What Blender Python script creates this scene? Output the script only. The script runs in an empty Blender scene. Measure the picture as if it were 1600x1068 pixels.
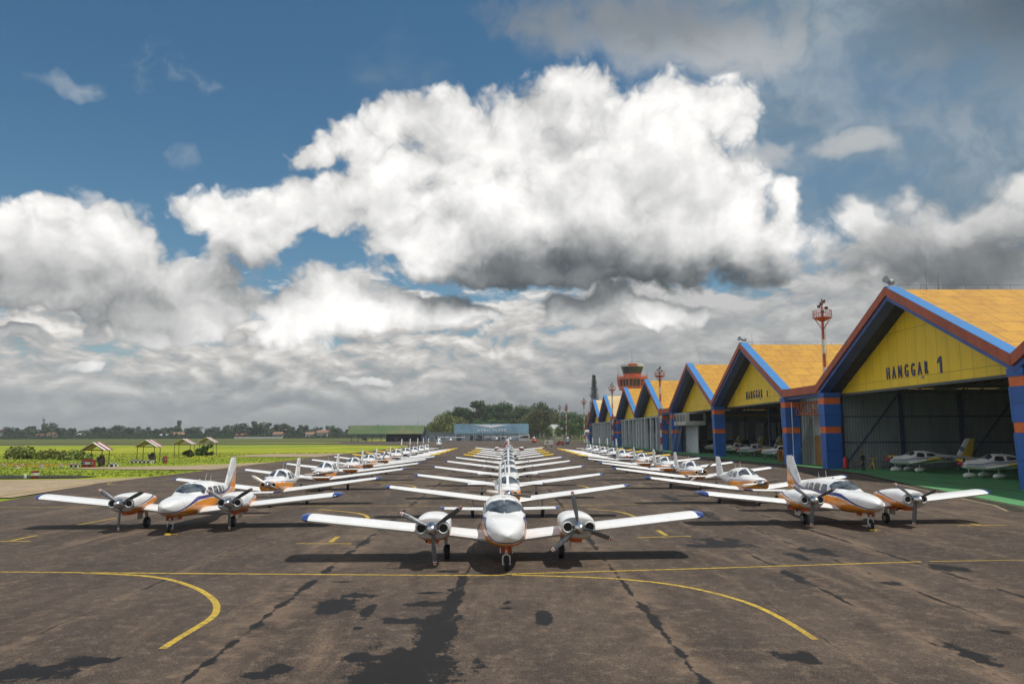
import bpy, bmesh, math, random
import numpy as np
from mathutils import Vector, Matrix
R = math.radians
sc = bpy.context.scene
col = sc.collection
random.seed(7)

# ------------------------------------------------------------------ helpers
class MB:
    """collects faces and links them as one mesh object"""
    def __init__(s): s.v = []; s.f = []; s.m = []
    def add(s, vs, fs, m=0):
        b = len(s.v); s.v += [tuple(p) for p in vs]
        s.f += [tuple(i + b for i in f) for f in fs]; s.m += [m] * len(fs)
        return s
    def box(s, x0, x1, y0, y1, z0, z1, m=0):
        vs = [(x0,y0,z0),(x1,y0,z0),(x1,y1,z0),(x0,y1,z0),(x0,y0,z1),(x1,y0,z1),(x1,y1,z1),(x0,y1,z1)]
        return s.add(vs, [(3,2,1,0),(4,5,6,7),(0,1,5,4),(1,2,6,5),(2,3,7,6),(3,0,4,7)], m)
    def loft(s, rings, m=0, cap0=True, cap1=True, closed=True):
        n = len(rings[0]); b = len(s.v)
        for r in rings: s.v += [tuple(p) for p in r]
        for i in range(len(rings) - 1):
            for j in range(n if closed else n - 1):
                k = (j + 1) % n
                s.f.append((b+i*n+j, b+i*n+k, b+(i+1)*n+k, b+(i+1)*n+j)); s.m.append(m)
        if cap0: s.f.append(tuple(b + j for j in reversed(range(n)))); s.m.append(m)
        if cap1: s.f.append(tuple(b + (len(rings)-1)*n + j for j in range(n))); s.m.append(m)
        return s
    def tube(s, p0, p1, r0, r1=None, n=8, m=0, caps=True):
        r1 = r0 if r1 is None else r1
        p0 = Vector(p0); p1 = Vector(p1); d = (p1 - p0).normalized()
        a = d.orthogonal().normalized(); b = d.cross(a)
        rg = [[p + (a*math.cos(t) + b*math.sin(t))*r for t in [2*math.pi*i/n for i in range(n)]] for p, r in ((p0, r0), (p1, r1))]
        return s.loft(rg, m, caps, caps)
    def path(s, pts, r, n=6, m=0):
        for a, b in zip(pts[:-1], pts[1:]): s.tube(a, b, r, r, n, m)
        return s
    def lathe(s, prof, c=(0,0,0), axis='Z', n=20, m=0):
        rings = []
        for r, h in prof:
            ring = []
            for i in range(n):
                t = 2*math.pi*i/n; a, b = r*math.cos(t), r*math.sin(t)
                p = (a, b, h) if axis == 'Z' else ((b, h, a) if axis == 'Y' else (h, a, b))
                ring.append((c[0]+p[0], c[1]+p[1], c[2]+p[2]))
            rings.append(ring)
        return s.loft(rings, m)
    def prism(s, poly, a0, a1, axis='X', m=0):
        """polygon in the other two axes, extruded along axis"""
        f = {'X': lambda u, v, a: (a, u, v), 'Y': lambda u, v, a: (u, a, v), 'Z': lambda u, v, a: (u, v, a)}[axis]
        return s.loft([[f(u, v, a0) for u, v in poly], [f(u, v, a1) for u, v in poly]], m)
    def xform(s, M, start=0):
        s.v[start:] = [tuple(M @ Vector(p)) for p in s.v[start:]]; return s
    def build(s, name, mats, parent=None, smooth=30, loc=(0,0,0), rot=(0,0,0), recalc=True):
        me = bpy.data.meshes.new(name); me.from_pydata(s.v, [], s.f)
        mats = mats if isinstance(mats, (list, tuple)) else [mats]
        for m in mats: me.materials.append(m)
        if len(mats) > 1: me.polygons.foreach_set('material_index', s.m)
        if recalc:
            bm = bmesh.new(); bm.from_mesh(me); bmesh.ops.recalc_face_normals(bm, faces=bm.faces); bm.to_mesh(me); bm.free()
        if smooth:
            me.polygons.foreach_set('use_smooth', [True]*len(me.polygons)); me.set_sharp_from_angle(angle=R(smooth))
        me.update()
        o = bpy.data.objects.new(name, me); col.objects.link(o)
        if parent: o.parent = parent
        o.location = loc; o.rotation_euler = rot
        return o

def tag(o, label=None, cat=None, group=None, kind=None):
    if label: o['label'] = label
    if cat: o['category'] = cat
    if group: o['group'] = group
    if kind: o['kind'] = kind
    return o
def thing(name, label, cat, loc=(0,0,0), rz=0, group=None):
    o = bpy.data.objects.new(name, None); col.objects.link(o); o.empty_display_size = .3
    o.location = loc; o.rotation_euler = (0, 0, rz); return tag(o, label, cat, group)
def copy_tree(o, parent=None):
    c = o.copy(); col.objects.link(c)
    if parent: c.parent = parent
    for ch in list(o.children): copy_tree(ch, c)
    return c
def dup(o, label, loc, rz=0, group=None, scale=None):
    c = copy_tree(o); c['label'] = label; c.location = loc; c.rotation_euler = (0, 0, rz)
    if group: c['group'] = group
    if scale: c.scale = scale
    return c
def struct(o): o['kind'] = 'structure'; return o

# ------------------------------------------------------------------ node helpers
class NT:
    def __init__(s, nt): s.nt = nt; s.L = nt.links
    def n(s, t, **kw):
        x = s.nt.nodes.new(t)
        for k, v in kw.items(): setattr(x, k, v)
        return x
    def put(s, sock, v):
        if isinstance(v, bpy.types.NodeSocket): s.L.new(v, sock)
        elif v is not None: sock.default_value = v
    def ma(s, op, a, b=None, c=None, clamp=False):
        x = s.n('ShaderNodeMath', operation=op, use_clamp=clamp)
        for i, v in enumerate((a, b, c)):
            if v is not None: s.put(x.inputs[i], v)
        return x.outputs[0]
    def vm(s, op, a, b=None, c=None):
        x = s.n('ShaderNodeVectorMath', operation=op)
        for i, v in enumerate((a, b, c)):
            if v is not None: s.put(x.inputs[i], v)
        return x.outputs['Value'] if op in ('LENGTH', 'DOT_PRODUCT') else x.outputs[0]
    def mr(s, v, a, b, c=0., d=1., smooth=True):
        x = s.n('ShaderNodeMapRange', interpolation_type='SMOOTHSTEP' if smooth else 'LINEAR')
        s.put(x.inputs[0], v); s.put(x.inputs[1], a); s.put(x.inputs[2], b); s.put(x.inputs[3], c); s.put(x.inputs[4], d)
        return x.outputs[0]
    def mix(s, f, a, b, blend='MIX'):
        x = s.n('ShaderNodeMix', data_type='RGBA', blend_type=blend)
        s.put(x.inputs[0], f)
        for i, v in ((6, a), (7, b)):
            if isinstance(v, (tuple, list)) and len(v) == 3: v = (*v, 1)
            s.put(x.inputs[i], v)
        return x.outputs[2]
    def noise(s, vec, scale, detail=4, rough=.55, dist=0., dim='3D'):
        x = s.n('ShaderNodeTexNoise', noise_dimensions=dim)
        s.put(x.inputs['Vector'], vec); s.put(x.inputs['Scale'], scale); x.inputs['Detail'].default_value = detail
        x.inputs['Roughness'].default_value = rough; x.inputs['Distortion'].default_value = dist
        return x.outputs[0]
    def coord(s, which='Object'): return s.n('ShaderNodeTexCoord').outputs[which]
    def scale(s, vec, v): return s.vm('MULTIPLY', vec, v)
    def sep(s, vec):
        x = s.n('ShaderNodeSeparateXYZ'); s.put(x.inputs[0], vec); return x.outputs
    def comb(s, x_, y_, z_):
        x = s.n('ShaderNodeCombineXYZ')
        for i, v in enumerate((x_, y_, z_)): s.put(x.inputs[i], v)
        return x.outputs[0]
    def bump(s, h, strength=.3, dist=.02):
        x = s.n('ShaderNodeBump'); x.inputs['Strength'].default_value = strength; x.inputs['Distance'].default_value = dist
        s.put(x.inputs['Height'], h); return x.outputs[0]

MATS = {}
def newmat(name):
    m = bpy.data.materials.new(name); m.use_nodes = True
    t = NT(m.node_tree); b = m.node_tree.nodes['Principled BSDF']
    MATS[name] = m
    return m, t, b
def setc(t, b, c, rough=.5, metal=0., normal=None, spec=None, coat=None):
    if isinstance(c, (tuple, list)): c = (*c[:3], 1)
    t.put(b.inputs['Base Color'], c); t.put(b.inputs['Roughness'], rough); t.put(b.inputs['Metallic'], metal)
    if normal is not None: t.put(b.inputs['Normal'], normal)
    if spec is not None: b.inputs['Specular IOR Level'].default_value = spec
    if coat is not None: b.inputs['Coat Weight'].default_value = coat
def M(name, c, rough=.5, metal=0., var=.18, sc_=3., coat=None, spec=None):
    """plain paint with dirt variation"""
    m, t, b = newmat(name); P = t.coord()
    n = t.noise(P, sc_, 5, .62)
    f = t.mr(n, .3, .75, 0, 1)
    d = tuple(x*(1-var) for x in c)
    setc(t, b, t.mix(f, c, d), t.mr(n, .2, .8, rough*.85, min(1, rough*1.2)), metal, None, spec, coat)
    return m

def panel_mat(name, c, u, v, pw, ph, offset=.0, dark=.45, mortar=.02, stain=.25, stain_col=None, rough=.6, sscale=.6, streak=(1,1,1)):
    """sheets with dark seams; u, v are axis letters of the object's own coordinates"""
    m, t, b = newmat(name); P = t.coord(); s = t.sep(P); ix = 'XYZ'
    bk = t.n('ShaderNodeTexBrick'); bk.offset = offset; bk.squash = 1
    t.put(bk.inputs['Vector'], t.comb(s[ix.index(u)], s[ix.index(v)], 0.))
    bk.inputs['Scale'].default_value = 1; bk.inputs['Brick Width'].default_value = pw; bk.inputs['Row Height'].default_value = ph
    bk.inputs['Mortar Size'].default_value = mortar; bk.inputs['Mortar Smooth'].default_value = .3; bk.inputs['Bias'].default_value = 0
    bk.inputs['Color1'].default_value = (*c, 1); bk.inputs['Color2'].default_value = (*[x*.86 for x in c], 1)
    bk.inputs['Mortar'].default_value = (*[x*dark for x in c], 1)
    n = t.noise(t.scale(P, streak), sscale, 7, .65); n2 = t.noise(P, 7., 5, .7)
    f = t.mr(n, .42, .72, 0, stain*2); sc2 = stain_col or tuple(x*.45 for x in c)
    cc = t.mix(f, bk.outputs[0], sc2)
    cc = t.mix(t.mr(n2, .5, .8, 0, stain), cc, tuple(x*.6 for x in c))
    setc(t, b, cc, rough, 0, t.bump(bk.outputs['Fac'], -.3, .02))
    return m

def sheet_mat(name, c, axis, pitch=.25, rough=.55, stain=.3, amt=.3):
    """corrugated metal sheet"""
    m, t, b = newmat(name); P = t.coord(); s = t.sep(P)
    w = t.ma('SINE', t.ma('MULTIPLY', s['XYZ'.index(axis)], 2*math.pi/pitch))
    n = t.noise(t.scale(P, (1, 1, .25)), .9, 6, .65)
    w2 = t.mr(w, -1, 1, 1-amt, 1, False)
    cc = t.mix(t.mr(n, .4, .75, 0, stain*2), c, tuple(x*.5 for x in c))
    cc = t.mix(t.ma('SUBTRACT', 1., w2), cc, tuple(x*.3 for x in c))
    setc(t, b, cc, rough, .0, t.bump(w, .6, .02))
    return m
# ------------------------------------------------------------------ materials
WHITE = M('white_paint', (.80,.80,.79), .32, 0, .14, 1.6, coat=.35)
WHITE2 = M('white_weathered', (.70,.70,.68), .5, 0, .25, 1.2)
BLUE = M('blue_tip', (.022,.055,.24), .35, coat=.3)
YELTIP = M('yellow_tip', (.72,.47,.02), .4)
RUBBER = M('rubber', (.014,.014,.015), .75)
STEEL = M('bright_metal', (.62,.62,.63), .28, 1.0, .25, 9)
GREYP = M('grey_paint', (.33,.35,.37), .5)
STRUT = M('gear_strut', (.55,.56,.57), .4, .3)
BLADE = M('blade_grey', (.13,.135,.145), .42, .2, .35, 8)
BLADEB = M('blade_black', (.018,.018,.02), .5)
BLADEW = M('blade_light', (.55,.50,.45), .4, .2)
REDP = M('red_paint', (.50,.022,.018), .45)
ORANGEP = M('orange_paint', (.66,.12,.015), .5)
BLACK = M('matt_black', (.01,.01,.011), .7)
DARK = M('dark_recess', (.02,.02,.022), .8)
YELLOW = M('yellow_paint', (.65,.42,.02), .5)
ORNG = (.80,.285,.012)
m_, t_, b_ = newmat('window_glass')
P_ = t_.coord()
setc(t_, b_, t_.mix(t_.mr(t_.noise(P_, 2.2, 3), .4, .65), (.025,.03,.036), (.12,.135,.15)), .06, 0, None, .7)
GLASS = MATS['window_glass']
m_, t_, b_ = newmat('building_glass'); setc(t_, b_, (.02,.025,.03), .12, 0, None, .6); BGLASS = m_

def livery(name, y0, y1, z0, z1, stripe, back=(2.5,5.5,0.,.12), flame=True, lo=None, front=None, low_end=None):
    """white upper, dark blue stripe, orange belly with torn white flames; own coordinates of the aircraft"""
    m, t, b = newmat(name); P = t.coord(); x, y, z = t.sep(P)
    zl = t.ma('ADD', t.mr(y, y0, y1, z0, z1), t.mr(y, *back))
    if low_end: zl = t.ma('ADD', zl, t.mr(y, *low_end))
    d = t.ma('SUBTRACT', z, zl)
    n1 = t.noise(P, 3.1, 3, .6, .8); dirt = t.noise(t.scale(P, (1, .4, 1)), 2.4, 6, .65)
    dn = t.ma('ADD', d, t.mr(n1, .35, .7, -.02, .03, False)) if flame else d
    org = t.mr(dn, -.004, .004, 1, 0, False)
    base = t.mix(t.mr(dirt, .45, .8, 0, .35), (.80,.80,.79), (.5,.49,.47))
    if flame:
        fl = t.noise(t.scale(P, (1.6, .8, 2.2)), 2.6, 3, .6, 2.2)
        fm = t.ma('MULTIPLY', t.mr(fl, .63, .645), t.mr(y, -.5, .2))
        fm = t.ma('MULTIPLY', fm, t.mr(d, -.26, -.2))
        org = t.ma('MULTIPLY', org, t.ma('SUBTRACT', 1., fm))
    oc = t.mix(t.mr(dirt, .4, .8, 0, .5), ORNG, (.42,.11,.014))
    c = t.mix(org, base, oc)
    w = t.mr(y, y0, y1, stripe*.25, stripe)
    bl = t.ma('MULTIPLY', t.mr(d, .024, .030, 0, 1, False), t.ma('LESS_THAN', d, t.ma('ADD', w, .03)))
    c = t.mix(bl, c, (.030,.026,.17))
    seam = None
    for yy in (-1.95, -1.02, -.2, .86, 1.52, 2.66, 3.6):
        k = t.ma('ABSOLUTE', t.ma('SUBTRACT', y, yy)); seam = k if seam is None else t.ma('MINIMUM', seam, k)
    c = t.mix(t.mr(seam, .002, .010, .55, 0), c, (.10,.09,.085))
    oil = t.ma('MULTIPLY', t.mr(t.noise(t.scale(P, (5, .35, 5)), 2., 5, .7), .52, .8, 0, .6), t.mr(z, .75, .98, 1, 0)); c = t.mix(oil, c, (.10,.06,.035))
    if front is not None: c = t.mix(t.mr(y, front-.03, front, 1, 0), c, (.40,.39,.38))
    setc(t, b, c, t.mr(dirt, .3, .8, .28, .5), 0, None, .5, .35)
    return m
LIV_TWIN = livery('twin_livery', -2.75, -.5, .74, 1.10, .12, (2.6,5.6,0,.16))
LIV_NAC = livery('nacelle_livery', -1.75, 1.0, .90, 1.16, .06, (2,3,0,0), True, None, -1.52)
LIV_SING = livery('single_livery', -1.9, 1.0, 1.24, 1.10, .05, (2.5,5,0,.2), True, None, None, (.9,2.2,0,-.35))
LIV_SINGW = M('single_white', (.78,.78,.77), .35, 0, .2, 1.4, coat=.3)
def tourer():
    m, t, b = newmat('tourer_livery'); P = t.coord(); x, y, z = t.sep(P)
    zl = t.mr(y, -.9, .1, .98, 1.12)
    d = t.ma('SUBTRACT', z, zl); c = (.78,.78,.77)
    n = t.noise(P, 2, 5, .6); c = t.mix(t.mr(n, .45, .8, 0, .4), c, (.5,.5,.49))
    for lo, hi, cc in ((.09,.15,(.05,.13,.42)), (.03,.055,(.02,.03,.07)), (-.05,-.025,(.02,.03,.07))):
        k = t.ma('MULTIPLY', t.ma('GREATER_THAN', d, lo), t.ma('LESS_THAN', d, hi)); c = t.mix(k, c, cc)
    setc(t, b, c, .32, 0, None, .5, .3); return m
LIV_TOUR = tourer()
def fin_livery(name, kind):
    m, t, b = newmat(name); P = t.coord(); x, y, z = t.sep(P)
    n = t.noise(P, 2.3, 4, .6, 1.2); c = t.mix(t.mr(n, .55, .6, 0, .55), (.8,.8,.79), (.42,.43,.45))
    if kind == 'twin':
        e = t.ma('SUBTRACT', z, t.mr(y, 4.5, 5.95, 1.12, 2.0, False))
        c = t.mix(t.ma('LESS_THAN', e, 0.), c, ORNG)
        c = t.mix(t.ma('MULTIPLY', t.ma('GREATER_THAN', e, .03), t.ma('LESS_THAN', e, .13)), c, (.03,.026,.17))
    if kind == 'tour':
        c = t.mix(t.ma('GREATER_THAN', t.ma('SUBTRACT', y, t.mr(z, 1.3, 3.0, 4.35, 5.25, False)), 0.), (.78,.78,.77), (.66,.45,.03))
        dd = t.vm('LENGTH', t.scale(t.vm('SUBTRACT', P, (0, 4.5, 2.05)), (0, 1, 1)))
        c = t.mix(t.ma('LESS_THAN', dd, .2), c, (.05,.13,.26)); c = t.mix(t.ma('LESS_THAN', dd, .12), c, (.2,.32,.4))
    setc(t, b, c, .35, 0, None, .5, .3); return m
FIN_TWIN = fin_livery('twin_fin', 'twin'); FIN_TOUR = fin_livery('tourer_fin', 'tour'); FIN_SING = fin_livery('single_fin', 'single')
m_, t_, b_ = newmat('wing_skin'); P_ = t_.coord(); x_, y_, z_ = t_.sep(P_)
n_ = t_.noise(t_.scale(P_, (.6, 2.4, 1)), 2.2, 6, .65)
rv = t_.ma('ABSOLUTE', t_.ma('SUBTRACT', t_.ma('FRACT', t_.ma('MULTIPLY', x_, 1.15)), .5))
c_ = t_.mix(t_.mr(n_, .42, .8, 0, .45), (.81,.81,.80), (.50,.49,.46))
c_ = t_.mix(t_.mr(rv, 0, .008, .35, 0), c_, (.3,.3,.3))
c_ = t_.mix(t_.mr(t_.ma('ABSOLUTE', t_.ma('SUBTRACT', y_, .78)), 0, .012, .7, 0), c_, (.08,.08,.08))
setc(t_, b_, c_, t_.mr(n_, .3, .8, .3, .5), 0, None, .5, .3); WING = m_

# ground
def asphalt():
    m, t, b = newmat('asphalt'); P = t.coord(); x, y, z = t.sep(P)
    big = t.noise(P, .07, 6, .62, .6); mid = t.noise(t.scale(P, (1, .55, 1)), .42, 7, .66); fine = t.noise(P, 14., 5, .75); grit = t.noise(P, 45., 3, .7)
    streak = t.noise(t.scale(P, (1, .16, 1)), .75, 6, .65, .4)
    c = t.mix(t.mr(big, .3, .7), (.047,.035,.028), (.130,.094,.067))
    c = t.mix(t.mr(mid, .40, .62, 0, .85), c, (.040,.029,.023))
    c = t.mix(t.mr(streak, .52, .78, 0, .75), c, (.27,.185,.118))
    mot = t.noise(P, 3.2, 6, .72, .3); mot2 = t.noise(t.scale(P, (1, .4, 1)), 1.7, 6, .7)
    c = t.mix(t.mr(mot, .48, .66, 0, .6), c, (.20,.145,.10)); c = t.mix(t.mr(mot2, .50, .66, 0, .65), c, (.030,.022,.018))
    c = t.mix(t.mr(fine, .40, .70, 0, .75), c, (.026,.019,.016))
    c = t.mix(t.mr(grit, .55, .68, 0, .75), c, (.36,.28,.20))
    # tan worn dust and dark resealed patches, each with its own outline
    w = t.noise(P, 1.1, 6, .68); wv = t.vm('ADD', P, t.scale(t.vm('SUBTRACT', t.n('ShaderNodeTexNoise').outputs['Color'], (.5,.5,.5)), (.0,.0,.0)))
    blobs = [(-1.5,12.6,.95,1.5),(-1.28,14.9,.5,1.7),(-1.12,17.3,.25,1.9),(-1.05,19.6,.14,1.3),(-2.1,13.2,.75,.33),(-1.85,15.7,.55,.28),(-1.7,17.2,.55,.28),(-1.55,18.4,.45,.16),
             (-3.6,17.2,.45,1.15),(-3.35,18.1,.42,.3),(-2.8,16.5,.17,.75),(-2.75,15.2,.12,.14),(.8,15.9,.2,.62),(.05,17.3,.16,.22),(.05,16.8,.16,.16),(-3.5,12.6,.3,.28),(-3.75,12.3,.25,.2),
             (4.7,13.1,.36,.45),(-7.3,12.5,.7,.5),(-6.6,13.1,.5,.3),(9.2,19.3,.32,.3),(7.2,26.2,.85,1.5),(6.6,25.6,.7,.5),(-4.0,19.8,.3,.14),(-4.7,17.4,.2,.16),(7.6,13.2,.2,.75),(9.0,14.6,.22,.22),
             (7.3,20.2,.2,1.0),(-2.6,22.6,.4,.3),(-1.6,21.2,.4,.25),(11.9,21.2,.5,.7),(8.9,36,.5,2.5),(9.3,44,.4,2.8),(9.6,24.4,.55,.9),(8.6,23.4,.3,.8)]
    acc = None
    for cx, cy, rx, ry in blobs:
        q = t.vm('MULTIPLY_ADD', P, (1/rx, 1/ry, 0), (-cx/rx, -cy/ry, 0)); q = t.vm('DOT_PRODUCT', q, q)
        if acc is None: acc = q
        else:
            k = t.n('ShaderNodeMath', operation='SMOOTH_MIN'); t.put(k.inputs[0], acc); t.put(k.inputs[1], q); k.inputs[2].default_value = .35; acc = k.outputs[0]
    nn = t.ma('ADD', t.ma('MULTIPLY', t.noise(t.scale(P, (1.6, .7, 1)), 1.3, 9, .72), .75), t.ma('MULTIPLY', t.noise(t.scale(P, (.7, 2., 1)), 2.6, 7, .7), .25))
    e = t.ma('ADD', t.ma('POWER', acc, .42), t.mr(nn, .28, .72, -.95, .95, False))
    e = t.ma('ADD', e, t.mr(fine, .3, .7, -.16, .16, False)); patch = t.mr(e, .83, .92, 1, 0)
    # joints between the paving lanes, broken and filled with tar
    jn = t.noise(P, .8, 5, .7); xo = t.ma('ADD', t.ma('ADD', x, t.mr(jn, .2, .8, -.10, .10, False)), t.mr(fine, .2, .8, -.05, .05, False)); jw = t.noise(t.scale(P, (.4, 1, 1)), .5, 4, .7)
    jac = None
    for jx, wd in ((-12.3,.03),(-8.5,.028),(-4.72,.12),(-.98,.03),(2.9,.09),(5.6,.015),(7.35,.055),(9.4,.06),(11.4,.07),(14.6,.03),(18.5,.03),(-16.2,.03),(-20.,.02)):
        dj = t.ma('DIVIDE', t.ma('ABSOLUTE', t.ma('SUBTRACT', xo, jx)), wd)
        jac = dj if jac is None else t.ma('MINIMUM', jac, dj)
    wj = t.mr(jw, .40, .66, .05, 1.7)
    joint = t.ma('MULTIPLY', t.mr(t.ma('DIVIDE', jac, wj), .6, 1.1, 1, 0), t.mr(jw, .36, .5, .25, 1.))
    dustj = t.mr(jac, 0, 9, .5, 0)
    c = t.mix(t.ma('MULTIPLY', dustj, t.mr(jn, .4, .6)), c, (.21,.145,.095))
    cr = t.n('ShaderNodeTexVoronoi', feature='DISTANCE_TO_EDGE'); t.put(cr.inputs['Vector'], t.vm('ADD', t.scale(P, (.16, .11, 0)), t.comb(t.mr(w, 0, 1, 0, .18, False), t.mr(nn, 0, 1, 0, .18, False), 0.)))
    crack = t.ma('MULTIPLY', t.mr(cr.outputs['Distance'], .001, .004, 1, 0), t.mr(jw, .45, .55, .0, .7))
    c = t.mix(crack, c, (.02,.018,.017))
    dk = t.ma('MAXIMUM', patch, joint)
    pc = t.mix(t.mr(grit, .58, .74), (.006,.0052,.005), (.07,.058,.047))
    c = t.mix(t.ma('MULTIPLY', dk, .97), c, pc)
    h = t.ma('ADD', t.ma('MULTIPLY', fine, .6), t.ma('MULTIPLY', grit, .4))
    setc(t, b, c, t.mix(dk, (.86,)*3, (.7,)*3), 0, t.bump(h, .35, .012), .3)
    return m
ASPHALT = asphalt()
def ground_mat(name, cols, scales=(.02,.25,3.), rough=.95, bump=.4):
    m, t, b = newmat(name); P = t.coord()
    a = t.noise(P, scales[0], 6, .6, .5); d = t.noise(P, scales[1], 6, .65); e = t.noise(P, scales[2], 4, .7)
    c = t.mix(t.mr(a, .35, .65), cols[0], cols[1]); c = t.mix(t.mr(d, .45, .7, 0, .8), c, cols[2]); c = t.mix(t.mr(e, .4, .75, 0, .6), c, cols[3])
    setc(t, b, c, rough, 0, t.bump(e, bump, .05), .2); return m
GRASSF = ground_mat('field_grass', ((.20,.27,.014),(.38,.37,.016),(.15,.21,.016),(.10,.15,.012)), (.018,.09,.9))
GRASSD = ground_mat('far_grass', ((.085,.105,.022),(.13,.135,.03),(.07,.085,.02),(.05,.07,.018)), (.012,.1,2.))
CONC = ground_mat('pale_concrete', ((.42,.32,.21),(.34,.26,.17),(.24,.19,.12),(.18,.145,.095)), (.08,.6,5))
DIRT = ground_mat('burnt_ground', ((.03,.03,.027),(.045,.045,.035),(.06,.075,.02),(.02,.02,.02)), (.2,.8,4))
RUNWAY = ground_mat('runway_asphalt', ((.06,.055,.05),(.075,.068,.06),(.05,.045,.042),(.04,.04,.038)), (.03,.2,3))
def greenfloor():
    m, t, b = newmat('green_floor'); P = t.coord()
    n = t.noise(P, .35, 7, .66, .4); n2 = t.noise(t.scale(P, (1,.3,1)), 2.2, 6, .7)
    c = t.mix(t.mr(n, .35, .7, 0, .8), (.095,.31,.115), (.07,.22,.085)); c = t.mix(t.mr(n2, .52, .8, 0, .7), c, (.10,.16,.09))
    c = t.mix(t.mr(t.noise(P, 9, 4, .7), .6, .8, 0, .4), c, (.12,.2,.13))
    setc(t, b, c, .6); return m
GREENF = greenfloor()
def linepaint():
    m, t, b = newmat('line_paint'); P = t.coord()
    n = t.noise(P, 7, 6, .75); n2 = t.noise(P, .5, 4, .6)
    c = t.mix(t.mr(n2, .3, .7), (.58,.40,.03), (.44,.29,.03)); c = t.mix(t.mr(n, .44, .66, 0, .85), c, (.09,.07,.05))
    setc(t, b, c, .75); return m
LINE = linepaint()

# ------------------------------------------------------------------ setting: the ground
def sheet(name, pts, z, m):
    b = MB(); b.add([(x, y, z) for x, y in pts], [tuple(range(len(pts)))])
    bm_o = b.build(name, m, smooth=0); me = bm_o.data
    bm = bmesh.new(); bm.from_mesh(me); bmesh.ops.triangulate(bm, faces=bm.faces)
    for f in bm.faces:
        f.normal_update()
        if f.normal.z < 0: f.normal_flip()
    bm.to_mesh(me); bm.free()
    return struct(bm_o)
N_ = 48
sheet('grass_field', [(4500*math.cos(2*math.pi*i/N_), 4500*math.sin(2*math.pi*i/N_)) for i in range(N_)], -.10, GRASSF)
sheet('far_field', [(-1400,336),(-160,338),(-76,352),(-84,520),(400,520),(400,2200),(-1400,2200)], -.075, GRASSD)  # darker green sheet beyond the runway
sheet('runway', [(-1400,318),(-400,301),(-160,293),(-70,285),(-40,270),(-44,305),(-70,322),(-160,331),(-400,334),(-1400,352)], -.05, RUNWAY)
sheet('apron', [(-24,-25),(-26,30),(-27.7,44),(-30.6,60),(-30.2,128),(-27.5,225),(-31,255),(-50,272),(-64,290),(-70,345),(-84,352),(-84,410),(62,410),(62,-25)], 0, ASPHALT)
sheet('concrete_path', [(-120,47),(-29.,47),(-30.6,60),(-30.5,70),(-33.5,66.5),(-41,65.5),(-60,65.5),(-120,66)], -.03, CONC)
sheet('kiosk_path', [(-47.5,86.5),(-40,84.6),(-30.5,83),(-30.4,106),(-33,101),(-38,93.5),(-47.5,90)], -.03, CONC)
sheet('side_path', [(-47,133),(-30.2,127.5),(-29.9,152),(-44,149)], -.03, CONC)
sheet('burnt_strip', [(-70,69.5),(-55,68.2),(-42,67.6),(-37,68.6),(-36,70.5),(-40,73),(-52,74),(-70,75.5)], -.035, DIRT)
sheet('hangar_floor', [(22,20),(25.2,38.6),(28.3,55),(31.4,68.7),(32.2,79.6),(32.4,90.),(31.2,96),(30.3,127),(30.2,304),(61.5,304),(61.5,20)], .02, GREENF)
sheet('drain_strip', [(24.0,36),(24.9,38.6),(28.0,55),(31.1,68.7),(31.9,79.6),(31.5,79.7),(30.55,68.8),(27.5,55.2),(24.2,38.8),(23.3,36)], .012, DIRT)
sheet('kerb_line', [(23.0,36),(24.2,38.8),(27.5,55.2),(30.5,68.8),(30.38,68.85),(27.36,55.25),(24.05,38.85),(22.86,36)], .016, CONC)
sheet('floor_line', [(31.2,20),(31.2,79.5),(31.45,79.5),(31.45,20)], .026, M('floor_red', (.16,.05,.035), .7))

def ribbon(name, pts, w, z=.005):
    w *= .85
    P = [Vector((p[0], p[1])) for p in pts]
    # Catmull-Rom
    out = []
    for i in range(len(P)-1):
        p0, p1, p2, p3 = P[max(0,i-1)], P[i], P[i+1], P[min(len(P)-1,i+2)]
        k = 10 if len(P) > 2 else 1
        for j in range(k):
            s = j/k; out.append(.5*((2*p1)+(p2-p0)*s+(2*p0-5*p1+4*p2-p3)*s*s+(3*p1-p0-3*p2+p3)*s**3))
    out.append(P[-1]); b = MB(); L = []
    for i, p in enumerate(out):
        d = (out[min(i+1,len(out)-1)] - out[max(i-1,0)]).normalized(); nrm = Vector((-d.y, d.x))*w/2
        L += [(p.x+nrm.x, p.y+nrm.y, z), (p.x-nrm.x, p.y-nrm.y, z)]
    b.add(L, [(2*i+1, 2*i+3, 2*i+2, 2*i) for i in range(len(out)-1)])
    return struct(b.build(name, LINE, smooth=0, recalc=False))
ribbon('apron_marking', [(-13.4, 21.46), (-7.05, 20.98), (-0.95, 20.57), (0.03, 20.63)], 0.13)
ribbon('apron_marking', [(0.03, 20.72), (5.35, 21.42), (11.69, 22.33)], 0.13)
ribbon('apron_marking', [(11.94, 22.37), (14.7, 22.51)], 0.08)
ribbon('apron_marking', [(-11.09, 21.24), (-9.47, 20.82), (-8.39, 20.21), (-7.32, 19.12), (-6.53, 18.0), (-6.07, 17.08), (-5.82, 16.2), (-5.79, 15.37), (-5.81, 14.53), (-5.8, 13.82)], 0.17)
ribbon('apron_marking', [(0.2, 20.62), (2.29, 20.16), (3.33, 19.7), (4.14, 19.06), (4.79, 18.11), (5.23, 16.97), (5.42, 15.59), (5.45, 14.13)], 0.15)
ribbon('apron_marking', [(-8.92, 38.46), (-7.42, 37.3), (-6.42, 36.09), (-5.93, 34.71), (-5.86, 33.69), (-5.91, 32.5)], 0.2)
ribbon('apron_marking', [(-10.3, 40.38), (-1.53, 39.95)], 0.12)
ribbon('apron_marking', [(2.32, 39.76), (6.96, 40.61), (15.07, 42.11)], 0.12)
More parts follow.
